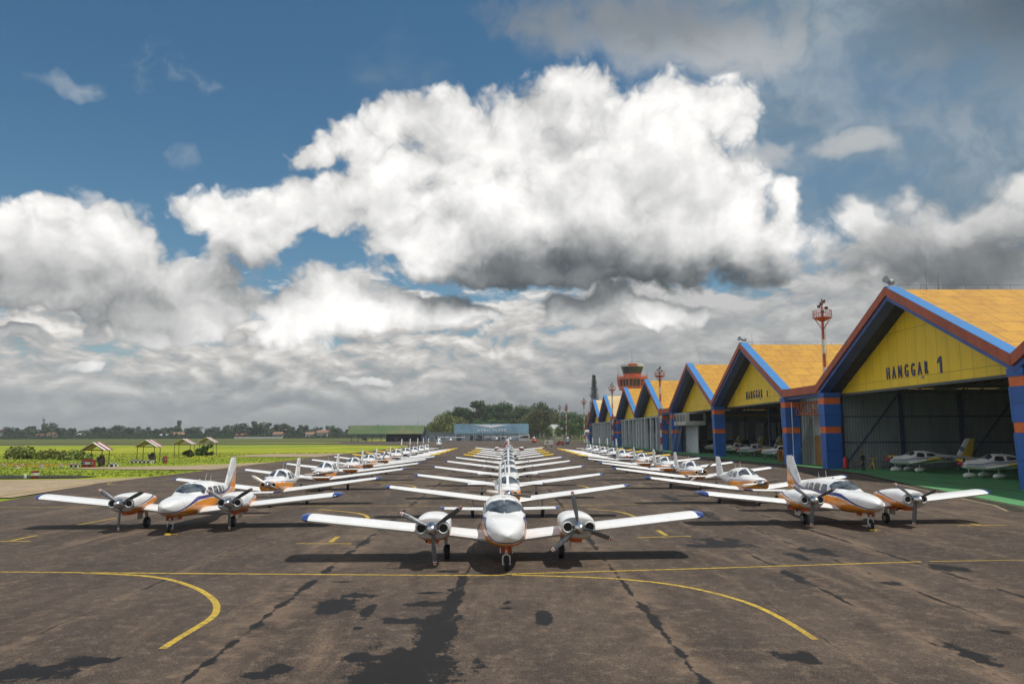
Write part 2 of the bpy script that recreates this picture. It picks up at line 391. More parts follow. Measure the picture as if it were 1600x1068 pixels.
ribbon('apron_marking', [(3.99, 38.02), (5.14, 37.03), (5.61, 35.27), (5.72, 33.44)], 0.18)
ribbon('apron_marking', [(-9.31, 58.98), (-7.25, 57.0), (-6.23, 54.88), (-6.0, 53.26)], 0.22)
ribbon('apron_marking', [(3.68, 55.26), (4.85, 55.87), (5.54, 53.82), (5.64, 50.77)], 0.2)
ribbon('apron_marking', [(-10.99, 59.86), (-2.29, 59.67)], 0.14)
ribbon('apron_marking', [(-6.94, 26.65), (-5.06, 26.51)], 0.13)
ribbon('apron_marking', [(-5.89, 28.32), (-5.85, 26.92)], 0.2)
ribbon('apron_marking', [(4.61, 27.68), (6.58, 28.03)], 0.13)
ribbon('apron_marking', [(5.74, 29.71), (5.75, 28.24)], 0.2)
ribbon('apron_marking', [(17.63, 30.77), (19.55, 30.8)], 0.13)
ribbon('apron_marking', [(18.53, 32.42), (18.52, 30.84)], 0.16)
ribbon('apron_marking', [(-17.22, 32.29), (-16.99, 35.06)], 0.16)
ribbon('apron_marking', [(-17.29, 27.58), (-16.2, 27.5)], 0.13)
ribbon('apron_marking', [(-17.0, 27.73), (-16.92, 29.09)], 0.16)
ribbon('apron_marking', [(-25.47, 40.41), (-22.33, 40.26), (-20.37, 40.52)], 0.12)
ribbon('apron_marking', [(-30.34, 48.06), (-31.05, 57.47), (-30.79, 62.0), (-30.39, 77.32)], 0.15)
ribbon('apron_marking', [(-29.92, 60.74), (-28.43, 58.01), (-22.33, 56.91), (-16.96, 57.27)], 0.13)
ribbon('apron_marking', [(-30.39, 77.32), (-29.23, 98.44), (-26.55, 144.06)], 0.15)
# ------------------------------------------------------------------ sky and light
SUN_EL, SUN_DIR = R(57), Vector((.38, -.10, 1.0)).normalized()
world = bpy.data.worlds.new('World'); sc.world = world; world.use_nodes = True
def sky():
    nt = world.node_tree; nt.nodes.clear(); t = NT(nt)
    out = t.n('ShaderNodeOutputWorld'); bg = t.n('ShaderNodeBackground')
    st = t.n('ShaderNodeTexSky', sky_type='NISHITA'); st.sun_disc = False
    st.sun_elevation = math.asin(SUN_DIR.z); st.sun_rotation = math.atan2(SUN_DIR.x, SUN_DIR.y)
    st.air_density = 1.0; st.dust_density = .3; st.ozone_density = 2.0
    d = t.coord('Generated'); x, y, z = t.sep(d)
    az = t.ma('ARCTAN2', x, y); el = t.ma('ARCSINE', z)
    P = t.comb(az, el, 0.)
    sky_c = t.n('ShaderNodeHueSaturation'); sky_c.inputs['Hue'].default_value = SKY_HUE; sky_c.inputs['Saturation'].default_value = SKY_SAT; sky_c.inputs['Value'].default_value = SKY_VAL
    t.L.new(st.outputs[0], sky_c.inputs['Color'])
    skyc = sky_c.outputs[0]
    def ramp(v, els):
        r = t.n('ShaderNodeValToRGB'); t.put(r.inputs[0], v); cr = r.color_ramp
        cr.elements[0].position = els[0][0]; cr.elements[0].color = (*els[0][1], 1); cr.elements[1].position = els[-1][0]; cr.elements[1].color = (*els[-1][1], 1)
        for p, c in els[1:-1]: e = cr.elements.new(p); e.color = (*c, 1)
        return r.outputs[0]
    # slow drift of the coordinates so that no outline is a plain oval
    def nz(vec, s_, det, r_=.55, colour=False):
        q = t.n('ShaderNodeTexNoise'); t.put(q.inputs['Vector'], vec); q.inputs['Scale'].default_value = s_; q.inputs['Detail'].default_value = det; q.inputs['Roughness'].default_value = r_
        return q.outputs['Color' if colour else 0]
    wob = t.vm('SUBTRACT', nz(P, 8., 4, .6, True), (.5,.5,.5))
    Pw = t.vm('MULTIPLY_ADD', wob, (.12,.085,0), P)
    # rounded lumps: folded noise looked up here and a step towards the sun, giving each lump a lit and a dark side
    def lumps(vec):
        acc = None
        for s_, w in ((11., .52), (24., .28), (52., .15), (110., .08)):
            k = t.ma('MULTIPLY', t.ma('ABSOLUTE', t.ma('SUBTRACT', nz(vec, s_, 0), .5)), 2.6*w); acc = k if acc is None else t.ma('ADD', acc, k)
        return acc
    fb = nz(Pw, 13., 8, .56)
    Pl = t.vm('MULTIPLY_ADD', wob, (.05,.05,0), P)
    N0 = lumps(Pl); M0 = nz(Pl, 13., 6, .52); M1 = nz(t.vm('ADD', Pl, (.010, .022, 0)), 13., 6, .52)
    def field(off, L):
        acc = None
        for (cx, cy, rx, ry) in L:
            q = t.vm('MULTIPLY_ADD', Pw, (1/rx, 1/ry, 0), (-cx/rx, -(cy-off)/ry, 0)); q = t.vm('DOT_PRODUCT', q, q)
            if acc is None: acc = q
            else:
                k = t.n('ShaderNodeMath', operation='SMOOTH_MIN'); t.put(k.inputs[0], acc); t.put(k.inputs[1], q); k.inputs[2].default_value = .6; acc = k.outputs[0]
        return t.ma('SUBTRACT', 1., t.ma('POWER', t.ma('MAXIMUM', acc, 0.), .6))
    S0 = field(0., CLOUDS)
    rough = t.ma('ADD', t.ma('MULTIPLY', t.ma('SUBTRACT', fb, .5), .9), t.ma('MULTIPLY', t.ma('SUBTRACT', N0, .24), 1.25))
    D = t.ma('ADD', S0, rough)
    alpha = t.mr(D, -.06, t.mr(az, .3, .45, .34, .75))
    B0 = field(0., BASES)                                   # the flat shaded undersides
    dark = t.mr(t.ma('ADD', B0, t.ma('MULTIPLY', t.ma('SUBTRACT', fb, .5), 1.3)), -1.5, .9, 0, 1.)
    lump = t.ma('ADD', t.ma('MULTIPLY', t.ma('SUBTRACT', M0, M1), .75), t.ma('MULTIPLY', t.ma('SUBTRACT', N0, .28), .22))
    big = t.mr(nz(Pl, 5.5, 3, .6), .3, .7, -.13, .10)
    lit = t.ma('ADD', t.ma('ADD', .82, big), lump); lit = t.ma('ADD', lit, t.mr(D, 0., .8, -.12, .08))
    lit = t.ma('SUBTRACT', lit, t.ma('MULTIPLY', dark, t.mr(az, -.25, -.02, .42, .72)), None, True); lit = t.ma('MULTIPLY', lit, t.mr(az, .34, .48, 1., .80))
    cum = ramp(lit, ((0, (.10,.115,.125)), (.25, (.22,.235,.245)), (.5, (.46,.465,.465)), (.75, (.74,.735,.725)), (1, (1.08,1.065,1.04))))
    # lower ranks of cumulus seen edge-on, down to the horizon
    hP = t.vm('MULTIPLY_ADD', wob, (.06,.08,0), t.comb(t.ma('MULTIPLY', az, 1.), t.ma('MULTIPLY', el, 2.3), 0.))
    hQ = t.vm('MULTIPLY_ADD', nz(hP, 6., 3, .55, True), (.06,.05,0), hP)
    h0 = t.ma('ADD', t.ma('MULTIPLY', lumps(hQ), .5), t.ma('MULTIPLY', nz(hP, 8., 5, .5), .62)); h1 = t.ma('ADD', t.ma('MULTIPLY', lumps(t.vm('ADD', hQ, (.008, .024, 0))), .5), t.ma('MULTIPLY', nz(t.vm('ADD', hP, (.007, .026, 0)), 8., 5, .5), .62))
    cov = t.ma('ADD', t.mr(el, .03, .22, .36, .05, False), t.ma('ADD', t.mr(el, .19, .27, 0, -.5, False), t.mr(az, -.3, .3, .0, .12)))
    ha = t.mr(t.ma('ADD', h0, cov), .50, .66)
    hl = t.ma('ADD', t.ma('MULTIPLY', t.ma('SUBTRACT', h0, h1), 1.7), t.mr(el, .02, .17, .55, .80, False)); hl = t.ma('ADD', hl, t.ma('MULTIPLY', t.ma('SUBTRACT', h0, .48), .5), None, True)
    lowa = ramp(hl, ((0, (.23,.25,.265)), (.3, (.33,.35,.36)), (.5, (.46,.465,.465)), (.7, (.62,.60,.575)), (1, (.93,.90,.86))))
    low = t.mix(t.mr(az, -.10, .22, 0, .62), lowa, t.mix(t.mr(el, .02, .16), (.235,.25,.265), (.33,.35,.365)))
    # thin veil, thicker to the upper right, with a dark patch there and a fair one in the middle
    vn = nz(t.vm('MULTIPLY', d, (1, 1, 2.)), 3.2, 6, .58)
    right = t.ma('ADD', t.mr(az, -.25, .5, -.14, .17), t.mr(el, .05, .55, .05, .0))
    va = t.mr(t.ma('ADD', vn, right), .46, .78, 0, .85)
    drk = t.ma('MULTIPLY', t.mr(az, .40, .66, 0, .85), t.mr(t.ma('ADD', el, t.ma('MULTIPLY', t.ma('SUBTRACT', fb, .5), .25)), .33, .46))
    vc = t.mix(drk, t.mix(t.mr(fb, .35, .7), (.18,.26,.33), (.38,.43,.465)), (.065,.078,.09))
    c = t.mix(va, skyc, vc)
    soft = None
    for cx, cy, rx, ry in ((.17,.50,.19,.050),(.28,.47,.14,.05),(.10,.49,.10,.035),(.33,.325,.045,.022),(.43,.33,.05,.02)):
        q = t.vm('MULTIPLY_ADD', Pw, (1/rx, 1/ry, 0), (-cx/rx, -cy/ry, 0)); q = t.vm('DOT_PRODUCT', q, q)
        soft = q if soft is None else t.ma('MINIMUM', soft, q)
    sm = t.mr(t.ma('ADD', t.ma('SUBTRACT', 1., soft), t.ma('MULTIPLY', t.ma('SUBTRACT', fb, .5), 2.4)), -.2, 1.1, 0, .85)
    c = t.mix(sm, c, t.mix(t.mr(t.ma('ADD', el, t.ma('MULTIPLY', t.ma('SUBTRACT', fb, .5), .1)), .44, .50), (.50,.515,.525), (.27,.29,.305)))
    wis = None
    for cx, cy, rx, ry in ((-.455,.415,.045,.03),(-.52,.385,.045,.012),(-.40,.40,.04,.02),(-.40,.325,.022,.014)):
        q = t.vm('MULTIPLY_ADD', Pw, (1/rx, 1/ry, 0), (-cx/rx, -cy/ry, 0)); q = t.vm('DOT_PRODUCT', q, q)
        wis = q if wis is None else t.ma('MINIMUM', wis, q)
    wm = t.mr(t.ma('ADD', t.ma('SUBTRACT', 1., wis), t.ma('MULTIPLY', t.ma('SUBTRACT', fb, .50), 7.)), .1, 2.2, 0, .55)
    c = t.mix(wm, c, (.52,.56,.59))
    c = t.mix(ha, c, low)
    c = t.mix(alpha, c, cum)
    hz = t.mr(el, -.01, .12, .95, 0.)
    hc = t.mix(t.mr(az, -.55, .25), (.33,.365,.375), (.22,.24,.255))
    c = t.mix(hz, c, hc)
    # bright cumulus added out of view to the left, as fill for hangar fronts
    side = t.ma('MULTIPLY', t.mr(t.ma('MULTIPLY', az, -1.), .78, 1.1), t.mr(el, 1.1, 1.4, 1., .0))
    rn = nz(d, 3.0, 5, .56); rc = t.mix(t.mr(nz(t.vm('ADD', d, (.7,.3,.2)), 4., 4, .6), .35, .65), (.48,.49,.50), (1.28,1.26,1.22))
    c = t.mix(t.ma('MULTIPLY', side, t.mr(rn, .40, .54)), c, rc)
    t.L.new(c, bg.inputs['Color']); bg.inputs['Strength'].default_value = 1.
    t.L.new(bg.outputs[0], out.inputs[0])
SKY_HUE = .487
BASES = [(0.094, 0.201, 0.107, 0.041), (0.011, 0.202, 0.067, 0.028), (0.184, 0.194, 0.097, 0.027), (-0.311, 0.181, 0.052, 0.026), (-0.452, 0.153, 0.073, 0.027), (-0.552, 0.145, 0.042, 0.033), (0.011, 0.177, 0.132, 0.019), (0.506, 0.155, 0.103, 0.049), (0.577, 0.19, 0.036, 0.035), (0.294, 0.181, 0.038, 0.019), (-0.577, 0.157, 0.035, 0.035)]
SKY_SAT, SKY_VAL = 1.20, .080
CLOUDS = [(0.101, 0.412, 0.072, 0.053), (0.214, 0.38, 0.091, 0.062), (0.146, 0.331, 0.166, 0.094), (0.012, 0.365, 0.099, 0.08), (-0.061, 0.38, 0.076, 0.059), (-0.137, 0.392, 0.053, 0.037), (-0.19, 0.366, 0.065, 0.035), (-0.25, 0.347, 0.04, 0.023), (0.053, 0.282, 0.211, 0.092), (0.255, 0.281, 0.105, 0.076), (0.296, 0.232, 0.069, 0.064), (0.193, 0.238, 0.162, 0.065), (-0.022, 0.25, 0.124, 0.057), (-0.156, 0.299, 0.13, 0.041), (-0.26, 0.281, 0.099, 0.036), (-0.358, 0.269, 0.062, 0.031), (-0.313, 0.239, 0.064, 0.051), (-0.122, 0.249, 0.074, 0.04), (0.329, 0.191, 0.028, 0.024), (-0.543, 0.199, 0.083, 0.061), (-0.469, 0.228, 0.06, 0.043), (-0.453, 0.186, 0.088, 0.052), (-0.575, 0.229, 0.034, 0.031), (-0.376, 0.177, 0.057, 0.037), (-0.529, 0.161, 0.084, 0.031), (-0.21, 0.17, 0.05, 0.044), (-0.264, 0.14, 0.077, 0.033), (-0.137, 0.153, 0.064, 0.029), (-0.064, 0.151, 0.052, 0.025), (0.118, 0.16, 0.078, 0.025), (0.477, 0.219, 0.096, 0.052), (0.562, 0.237, 0.065, 0.045), (0.6, 0.265, 0.025, 0.018), (0.441, 0.245, 0.04, 0.031), (0.539, 0.18, 0.105, 0.046), (0.248, 0.151, 0.017, 0.014), (-0.384, 0.18, 0.06, 0.037), (-0.115, 0.339, 0.044, 0.03), (-0.056, 0.325, 0.054, 0.034), (-0.156, 0.326, 0.044, 0.021), (-0.493, 0.072, 0.028, 0.01), (-0.293, 0.116, 0.038, 0.013), (-0.039, 0.145, 0.048, 0.012), (0.143, 0.161, 0.039, 0.013), (-0.416, 0.118, 0.051, 0.012), (-0.55, 0.114, 0.035, 0.011), (-0.168, 0.07, 0.038, 0.007), (-0.528, 0.246, 0.039, 0.027), (0.358, 0.265, 0.024, 0.033), (0.011, 0.206, 0.201, 0.021), (0.183, 0.15, 0.077, 0.02), (-0.417, 0.141, 0.116, 0.029)]
sky()
world.cycles.sampling_method = 'MANUAL'; world.cycles.sample_map_resolution = 512
sun = bpy.data.lights.new('sun', 'SUN'); sun.energy = 3.8; sun.angle = R(.53); sun.color = (1, .955, .88)
so = bpy.data.objects.new('sun', sun); col.objects.link(so); so.rotation_euler = (-SUN_DIR).to_track_quat('-Z', 'Y').to_euler()
so.location = (40, -60, 90)

# ------------------------------------------------------------------ camera
cam = bpy.data.cameras.new('camera'); co = bpy.data.objects.new('camera', cam); col.objects.link(co)
cam.sensor_width = 36; cam.lens = 36*1220/1600; cam.clip_start = .1; cam.clip_end = 12000
co.location = (0, 0, 3.6)
co.rotation_mode = 'XYZ'
co.matrix_world = Matrix.Translation((0, 0, 3.6)) @ Matrix.Rotation(R(-.61), 4, 'Z') @ Matrix.Rotation(R(90+6.69), 4, 'X') @ Matrix.Rotation(R(-.20), 4, 'Z')
sc.camera = co
sc.view_settings.view_transform = 'Standard'; sc.view_settings.look = 'None'; sc.view_settings.exposure = 0; sc.view_settings.gamma = 1
sc.render.film_transparent = False
sc.cycles.max_bounces = 6; sc.cycles.diffuse_bounces = 3; sc.cycles.glossy_bounces = 3; sc.cycles.transmission_bounces = 2; sc.cycles.transparent_max_bounces = 4
sc.cycles.use_adaptive_sampling = True; sc.cycles.adaptive_threshold = .015; sc.cycles.use_denoising = True
sc.cycles.sample_clamp_indirect = 6
# ------------------------------------------------------------------ aircraft
def pchip(xs, ys):
    n = len(xs); h = [xs[i+1]-xs[i] for i in range(n-1)]; dl = [(ys[i+1]-ys[i])/h[i] for i in range(n-1)]
    d = [0.]*n; d[0] = dl[0]; d[-1] = dl[-1]
    for i in range(1, n-1):
        if dl[i-1]*dl[i] > 0:
            w1 = 2*h[i]+h[i-1]; w2 = h[i]+2*h[i-1]; d[i] = (w1+w2)/(w1/dl[i-1]+w2/dl[i])
    def f(x):
        if x <= xs[0]: return ys[0]
        if x >= xs[-1]: return ys[-1]
        i = max(k for k in range(n-1) if xs[k] <= x); t = (x-xs[i])/h[i]
        return ((2*t**3-3*t*t+1)*ys[i] + (t**3-2*t*t+t)*h[i]*d[i] + (-2*t**3+3*t*t)*ys[i+1] + (t**3-t*t)*h[i]*d[i+1])
    return f
class Body:
    """lofted body: stations (y, z bottom, z top, half width, z of the widest line)"""
    def __init__(s, st, nt=2.3, nb=2.6, xc=0.):
        s.y0, s.y1 = st[0][0], st[-1][0]; ys = [q[0] for q in st]
        s.zb, s.zt, s.w, s.zc = [pchip(ys, [q[i] for q in st]) for i in (1,2,3,4)]
        s.nt, s.nb, s.xc = nt, nb, xc; s.ys = ys
    def pt(s, y, a):
        c, q = math.cos(a), math.sin(a); n = s.nt if q >= 0 else s.nb
        zc = s.zc(y); h = (s.zt(y)-zc) if q >= 0 else (zc-s.zb(y))
        return Vector((s.xc + s.w(y)*math.copysign(abs(c)**(2/n), c), y, zc + h*math.copysign(abs(q)**(2/n), q)))
    def nrm(s, y, a):
        u = s.pt(y+.01, a)-s.pt(y-.01, a); v = s.pt(y, a+.01)-s.pt(y, a-.01); n = u.cross(v)
        if n.length < 1e-9: return Vector((0,0,1))
        n.normalize(); c = Vector((s.xc, y, s.zc(y)))
        return n if n.dot(s.pt(y, a)-c) > 0 else -n
    def ang(s, y, z):
        zc = s.zc(y); h = s.zt(y)-zc; k = min(1, max(0, (z-zc)/h)); return math.asin(k**(s.nt/2))
    def mesh(s, b, n=44, sub=5, m=0, cap0=True, cap1=True):
        ys = []
        for a, c in zip(s.ys[:-1], s.ys[1:]): ys += [a+(c-a)*k/sub for k in range(sub)]
        ys.append(s.ys[-1])
        return b.loft([[s.pt(y, 2*math.pi*i/n) for i in range(n)] for y in ys], m, cap0, cap1)
    def patch(s, b, corner, kind, side=1, off=.006, m=0, sq=.32):
        """rounded pane lying on the skin; corners (y, angle in degrees) or (y, z), counter-clockwise"""
        rings, n = (.0001, .35, .7, .9, 1.), 36; vs = []
        for r in rings:
            for i in range(n):
                t = 2*math.pi*i/n; c, q = math.cos(t), math.sin(t)
                p = r*math.copysign(abs(c)**sq, c); w = r*math.copysign(abs(q)**sq, q); p, w = (p+1)/2, (w+1)/2
                k = [(1-p)*(1-w), p*(1-w), p*w, (1-p)*w]
                y = sum(k[j]*corner[j][0] for j in range(4)); z = sum(k[j]*corner[j][1] for j in range(4))
                a = s.ang(y, z) if kind == 'z' else R(z)
                if side < 0: a = math.pi - a
                vs.append(s.pt(y, a) + s.nrm(y, a)*off)
        return b.loft([vs[i*n:(i+1)*n] for i in range(len(rings))], m, True, False)

def foil(x, yle, ch, z, tk, n=11, vert=False, lean=0.):
    up, lo = [], []
    for i in range(n):
        c = .5*(1-math.cos(math.pi*i/(n-1))); t = 5*tk*(.2969*math.sqrt(c)-.126*c-.3516*c*c+.2843*c**3-.1036*c**4)
        cam_ = 0 if vert else .02*4*c*(1-c)
        up.append((c, cam_+t)); lo.append((c, cam_-t))
    ring = list(reversed(up)) + lo[1:-1]
    if vert: return [(x + v*ch, yle + c*ch, z) for c, v in ring]
    return [(x, yle + c*ch, z + v*ch) for c, v in ring]
def seg(st, k):
    """interpolate wing stations"""
    xs = [q[0] for q in st]
    for i in range(len(st)-1):
        if xs[i] <= k <= xs[i+1] + 1e-6:
            t = (k-xs[i])/(xs[i+1]-xs[i]); return [st[i][j]+(st[i+1][j]-st[i][j])*t for j in range(5)]
def wings(root, name, st, skin, tipmat, tiplen, split=None, tip_name='wing_tip'):
    """stations (x, y of leading edge, chord, z, thickness); split: spanwise start of the painted tip"""
    for s in (1, -1):
        b = MB(); end = st[-1][0]; cut = split or end
        ks = sorted(set([q[0] for q in st if q[0] < cut] + [st[0][0]+(cut-st[0][0])*i/6 for i in range(7)]))
        b.loft([foil(s*q[0], q[1], q[2], q[3], q[4]) for q in (seg(st, k) for k in ks)])
        w = b.build(name, skin, root)
        b = MB(); q0 = seg(st, cut); rings = []
        if split:
            for i in range(4):
                q = seg(st, cut + (end-cut)*i/3); rings.append(foil(s*(q[0] + (.002 if i == 0 else 0)), q[1]-.003, q[2]+.006, q[3], q[4]*1.02))
        q = st[-1]
        for i in range(0 if not split else 1, 7):
            t = i/6; k = math.sqrt(max(0, 1-t*t))*.97+.03; ch = q[2]*(.35+.65*k)
            rings.append(foil(s*(q[0]+.003+tiplen*t), q[1] + (q[2]-ch)*.62, ch, q[3]+.04*t, q[4]*(k*.9+.1)*q[2]/ch*1.0))
        b.loft(rings); b.build(tip_name, tipmat, w)

def propeller(root, hub, rad, nb, blade_mats, spin_mat, ang=0., spin_r=.17, spin_l=.36, tips=True, ch=.15):
    p = MB()
    p.lathe([(.001,-spin_l),(spin_r*.35,-spin_l*.93),(spin_r*.66,-spin_l*.72),(spin_r*.88,-spin_l*.42),(spin_r,-.05),(spin_r,.02),(spin_r*.6,.03)], axis='Y', n=24)
    po = p.build('propeller', spin_mat, root, loc=hub, rot=(0, ang, 0), smooth=50)
    for k in range(nb):
        b = MB(); rs = [.10,.2,.3,.42,.58,.72,.84,.90,.93,.96,.985,1.]; cs = [.5,.62,.86,1.,1.04,1.,.9,.82,.76,.68,.55,.3]
        a = 2*math.pi*k/nb; Mx = Matrix.Rotation(a, 4, 'Y')
        rings = []
        for r, c in zip(rs, cs):
            tw = R(58 - 40*r); h = c*ch/2; th = .028*(1.15-r)+.006; ring = []
            for i in range(12):
                t = 2*math.pi*i/12; u, v = h*math.cos(t), th*math.sin(t)
                ring.append(Mx @ Vector((u*math.cos(tw)-v*math.sin(tw), (u*math.sin(tw)+v*math.cos(tw)), r*rad)))
            rings.append(ring)
        if tips:
            for i in range(len(rings)-1): b.loft(rings[i:i+2], {7:1, 8:2, 9:1, 10:2}.get(i, 0), i == 0, i == len(rings)-2)
        else: b.loft(rings)
        bl = b.build('blade', [blade_mats[0], WHITE2, REDP] if tips else blade_mats[0], po, smooth=45)
    return po
def wheel(root, c, r, w, name='wheel'):
    b = MB(); prof = [(r*.5,-w*.42),(r*.82,-w*.5),(r*.96,-w*.38),(r,-w*.15),(r,w*.15),(r*.96,w*.38),(r*.82,w*.5),(r*.5,w*.42)]
    b.lathe(prof, c, 'X', 26); o = b.build(name, RUBBER, root, smooth=40)
    h = MB(); h.lathe([(.03,-w*.50),(r*.28,-w*.50),(r*.42,-w*.44),(r*.5,-w*.43),(r*.5,w*.43),(r*.42,w*.44),(r*.28,w*.50),(.03,w*.50)], c, 'X', 18); h.build('hub', GREYP, o, smooth=40)
    return o
def cowl_inlets(root, parent, cx, z, dx, y, r):
    for s in (-1, 1):
        b = MB(); c = (cx+s*dx, y, z)
        b.lathe([(r*.74,.10),(r*.78,0),(r*.80,-.035),(r*.93,-.05),(r*1.05,-.03),(r*1.12,.03),(r*1.1,.12)], c, 'Y', 24)
        o = b.build('air_inlet', WHITE2, parent, smooth=60)
        d = MB(); d.lathe([(.001,-.012),(r*.74,-.012),(r*.76,.01)], c, 'Y', 20); d.build('inlet_core', DARK, o)

def make_twin(label, tipmat=None, spin=None, liv=None, group='twin-engine planes', tiplen=.30):
    tipmat = tipmat or BLUE; spin = spin or STEEL; liv = liv or (LIV_TWIN, LIV_NAC, FIN_TWIN)
    g = thing('twin_engine_plane', label, 'airplane', group=group)
    F = Body([(-2.74,.955,.985,.02,.97),(-2.68,.86,1.06,.14,.95),(-2.5,.74,1.15,.28,.93),(-2.1,.63,1.235,.43,.93),(-1.6,.565,1.29,.53,.93),(-1.1,.53,1.325,.59,.93),(-.72,.515,1.35,.62,.94),
              (-.36,.505,1.50,.635,.95),(.02,.50,1.655,.64,.96),(.5,.50,1.715,.64,.97),(1.5,.52,1.71,.63,.98),(2.3,.58,1.645,.57,1.0),(3.1,.68,1.53,.45,1.02),(4.1,.82,1.37,.29,1.05),(5.1,.94,1.24,.15,1.07),(5.75,1.0,1.16,.05,1.08)], 2.8, 2.7)
    b = MB(); F.mesh(b, 72, 8); f = b.build('fuselage', liv[0], g, 40)
    b = MB()
    for s in (1, -1): F.patch(b, [(-.70,90),(-.24,27),(.14,38),(.09,90)], 'a', s, .013, sq=.14)
    b.build('windshield', GLASS, f, 60)
    for s in (1, -1):
        for cs in ([(.17,1.23),(.78,1.22),(.76,1.52),(.33,1.52)], [(.92,1.22),(1.46,1.22),(1.44,1.52),(.94,1.52)], [(1.60,1.22),(2.08,1.23),(2.04,1.50),(1.62,1.51)], [(2.22,1.24),(2.58,1.26),(2.5,1.44),(2.24,1.47)]):
            b = MB(); F.patch(b, cs, 'z', s, .007, sq=.4); b.build('side_window', GLASS, f, 60)
    b = MB(); b.box(-.13,.13,-1.95,-1.2,.46,.60); b.box(-.05,.05,-2.02,-1.95,.5,.58); b.build('nose_gear_fairing', ORANGEP, f)
    wings(g, 'wing', [(.45,-.62,1.78,.62,.15),(1.5,-.52,1.62,.74,.15),(5.6,-.44,1.56,1.175,.13)], WING, tipmat, tiplen)
    for s in (1, -1):
        cx = s*1.99
        N = Body([(-1.60,.84,1.25,.40,1.05),(-1.57,.78,1.31,.45,1.05),(-1.42,.73,1.36,.485,1.05),(-1.0,.66,1.405,.495,1.05),(-.3,.66,1.39,.47,1.05),(.45,.74,1.30,.40,1.05),(1.1,.86,1.18,.27,1.03),(1.62,.97,1.05,.05,1.0)], 2.5, 2.6, cx)
        b = MB(); N.mesh(b, 36, 4); n = b.build('engine_nacelle', liv[1], g, 50)
        cowl_inlets(g, n, cx, 1.07, .30, -1.60, .145)
        b = MB(); b.tube((cx-.2,-.9,.70),(cx-.22,-.6,.58),.035,.035,10); b.build('exhaust_pipe', DARK, n)
        b = MB(); b.box(cx-.14,cx+.14,-1.15,-.55,.60,.70); b.box(cx-.3,cx-.1,-.4,.15,.58,.70); b.box(cx+.08,cx+.26,-.35,.0,.60,.70); b.build('cowl_flap', ORANGEP, n)
        propeller(g, (cx,-1.62,1.07), .98, 3, [BLADE], spin, R(13 if s < 0 else 47) + (R(0)), .185, .42)
        x = s*1.69
        L = MB(); L.tube((x,.02,.72),(x,.05,.30),.05,.04,12); L.tube((x,.05,.40),(x+s*.10,.05,.22),.03,.03); L.tube((x,.16,.55),(x,.2,.34),.02,.02); L.tube((x,.2,.34),(x,.08,.28),.02,.02); L.tube((x+s*.1,.05,.22),(x-s*.02,.05,.22),.03,.03)
        lg = L.build('main_gear', STRUT, g)
        wheel(g, (x-s*.03,.05,.21), .21, .16).parent = lg
        D = MB(); D.box(x+s*.24-.012, x+s*.24+.012, -.2, .28, .34, .74); D.build('gear_door', WHITE, lg)
    L = MB(); L.tube((0,-1.92,.58),(0,-2.02,.43),.045,.04,12); L.path([(0,-2.02,.43),(-.075,-2.03,.40),(-.095,-2.03,.34),(-.095,-2.03,.17)], .02, 8); L.path([(0,-2.02,.43),(.075,-2.03,.40),(.095,-2.03,.34),(.095,-2.03,.17)], .02, 8); L.tube((-.11,-2.03,.17),(.11,-2.03,.17),.02,.02)
    L.box(-.17,-.15,-2.1,-1.75,.46,.60); L.box(.15,.17,-2.1,-1.75,.46,.60); L.tube((0,-1.95,.50),(0,-2.1,.53),.03,.03)
    lg = L.build('nose_gear', WHITE2, g); wheel(g, (0,-2.03,.17), .17, .12).parent = lg
    b = MB(); b.loft([foil(0,q[1],q[2],q[0],q[3],11,True) for q in ((1.18,3.95,1.95,.07),(1.34,4.22,1.68,.09),(2.35,4.98,.92,.1),(2.50,5.08,.80,.09),(2.545,5.2,.6,.05))]); b.build('tail_fin', liv[2], g, 40)
    wings(g, 'tailplane', [(.08,4.75,1.0,.92,.09),(1.98,4.95,.78,.95,.09)], WHITE, tipmat, .16, None, 'tailplane_tip')
    b = MB(); b.tube((.0,1.6,1.70),(.03,1.72,2.02),.008,.005,6); b.tube((0,2.3,1.63),(0,2.38,1.9),.008,.005,6); b.prism([(-.1+.9,1.715),(.1+.9,1.715),(.12+.9,1.80),(.02+.9,1.80)],-.012,.012,'X'); b.box(-.05,.05,.35,.5,1.70,1.74); b.build('antenna', WHITE2, f)
    return g

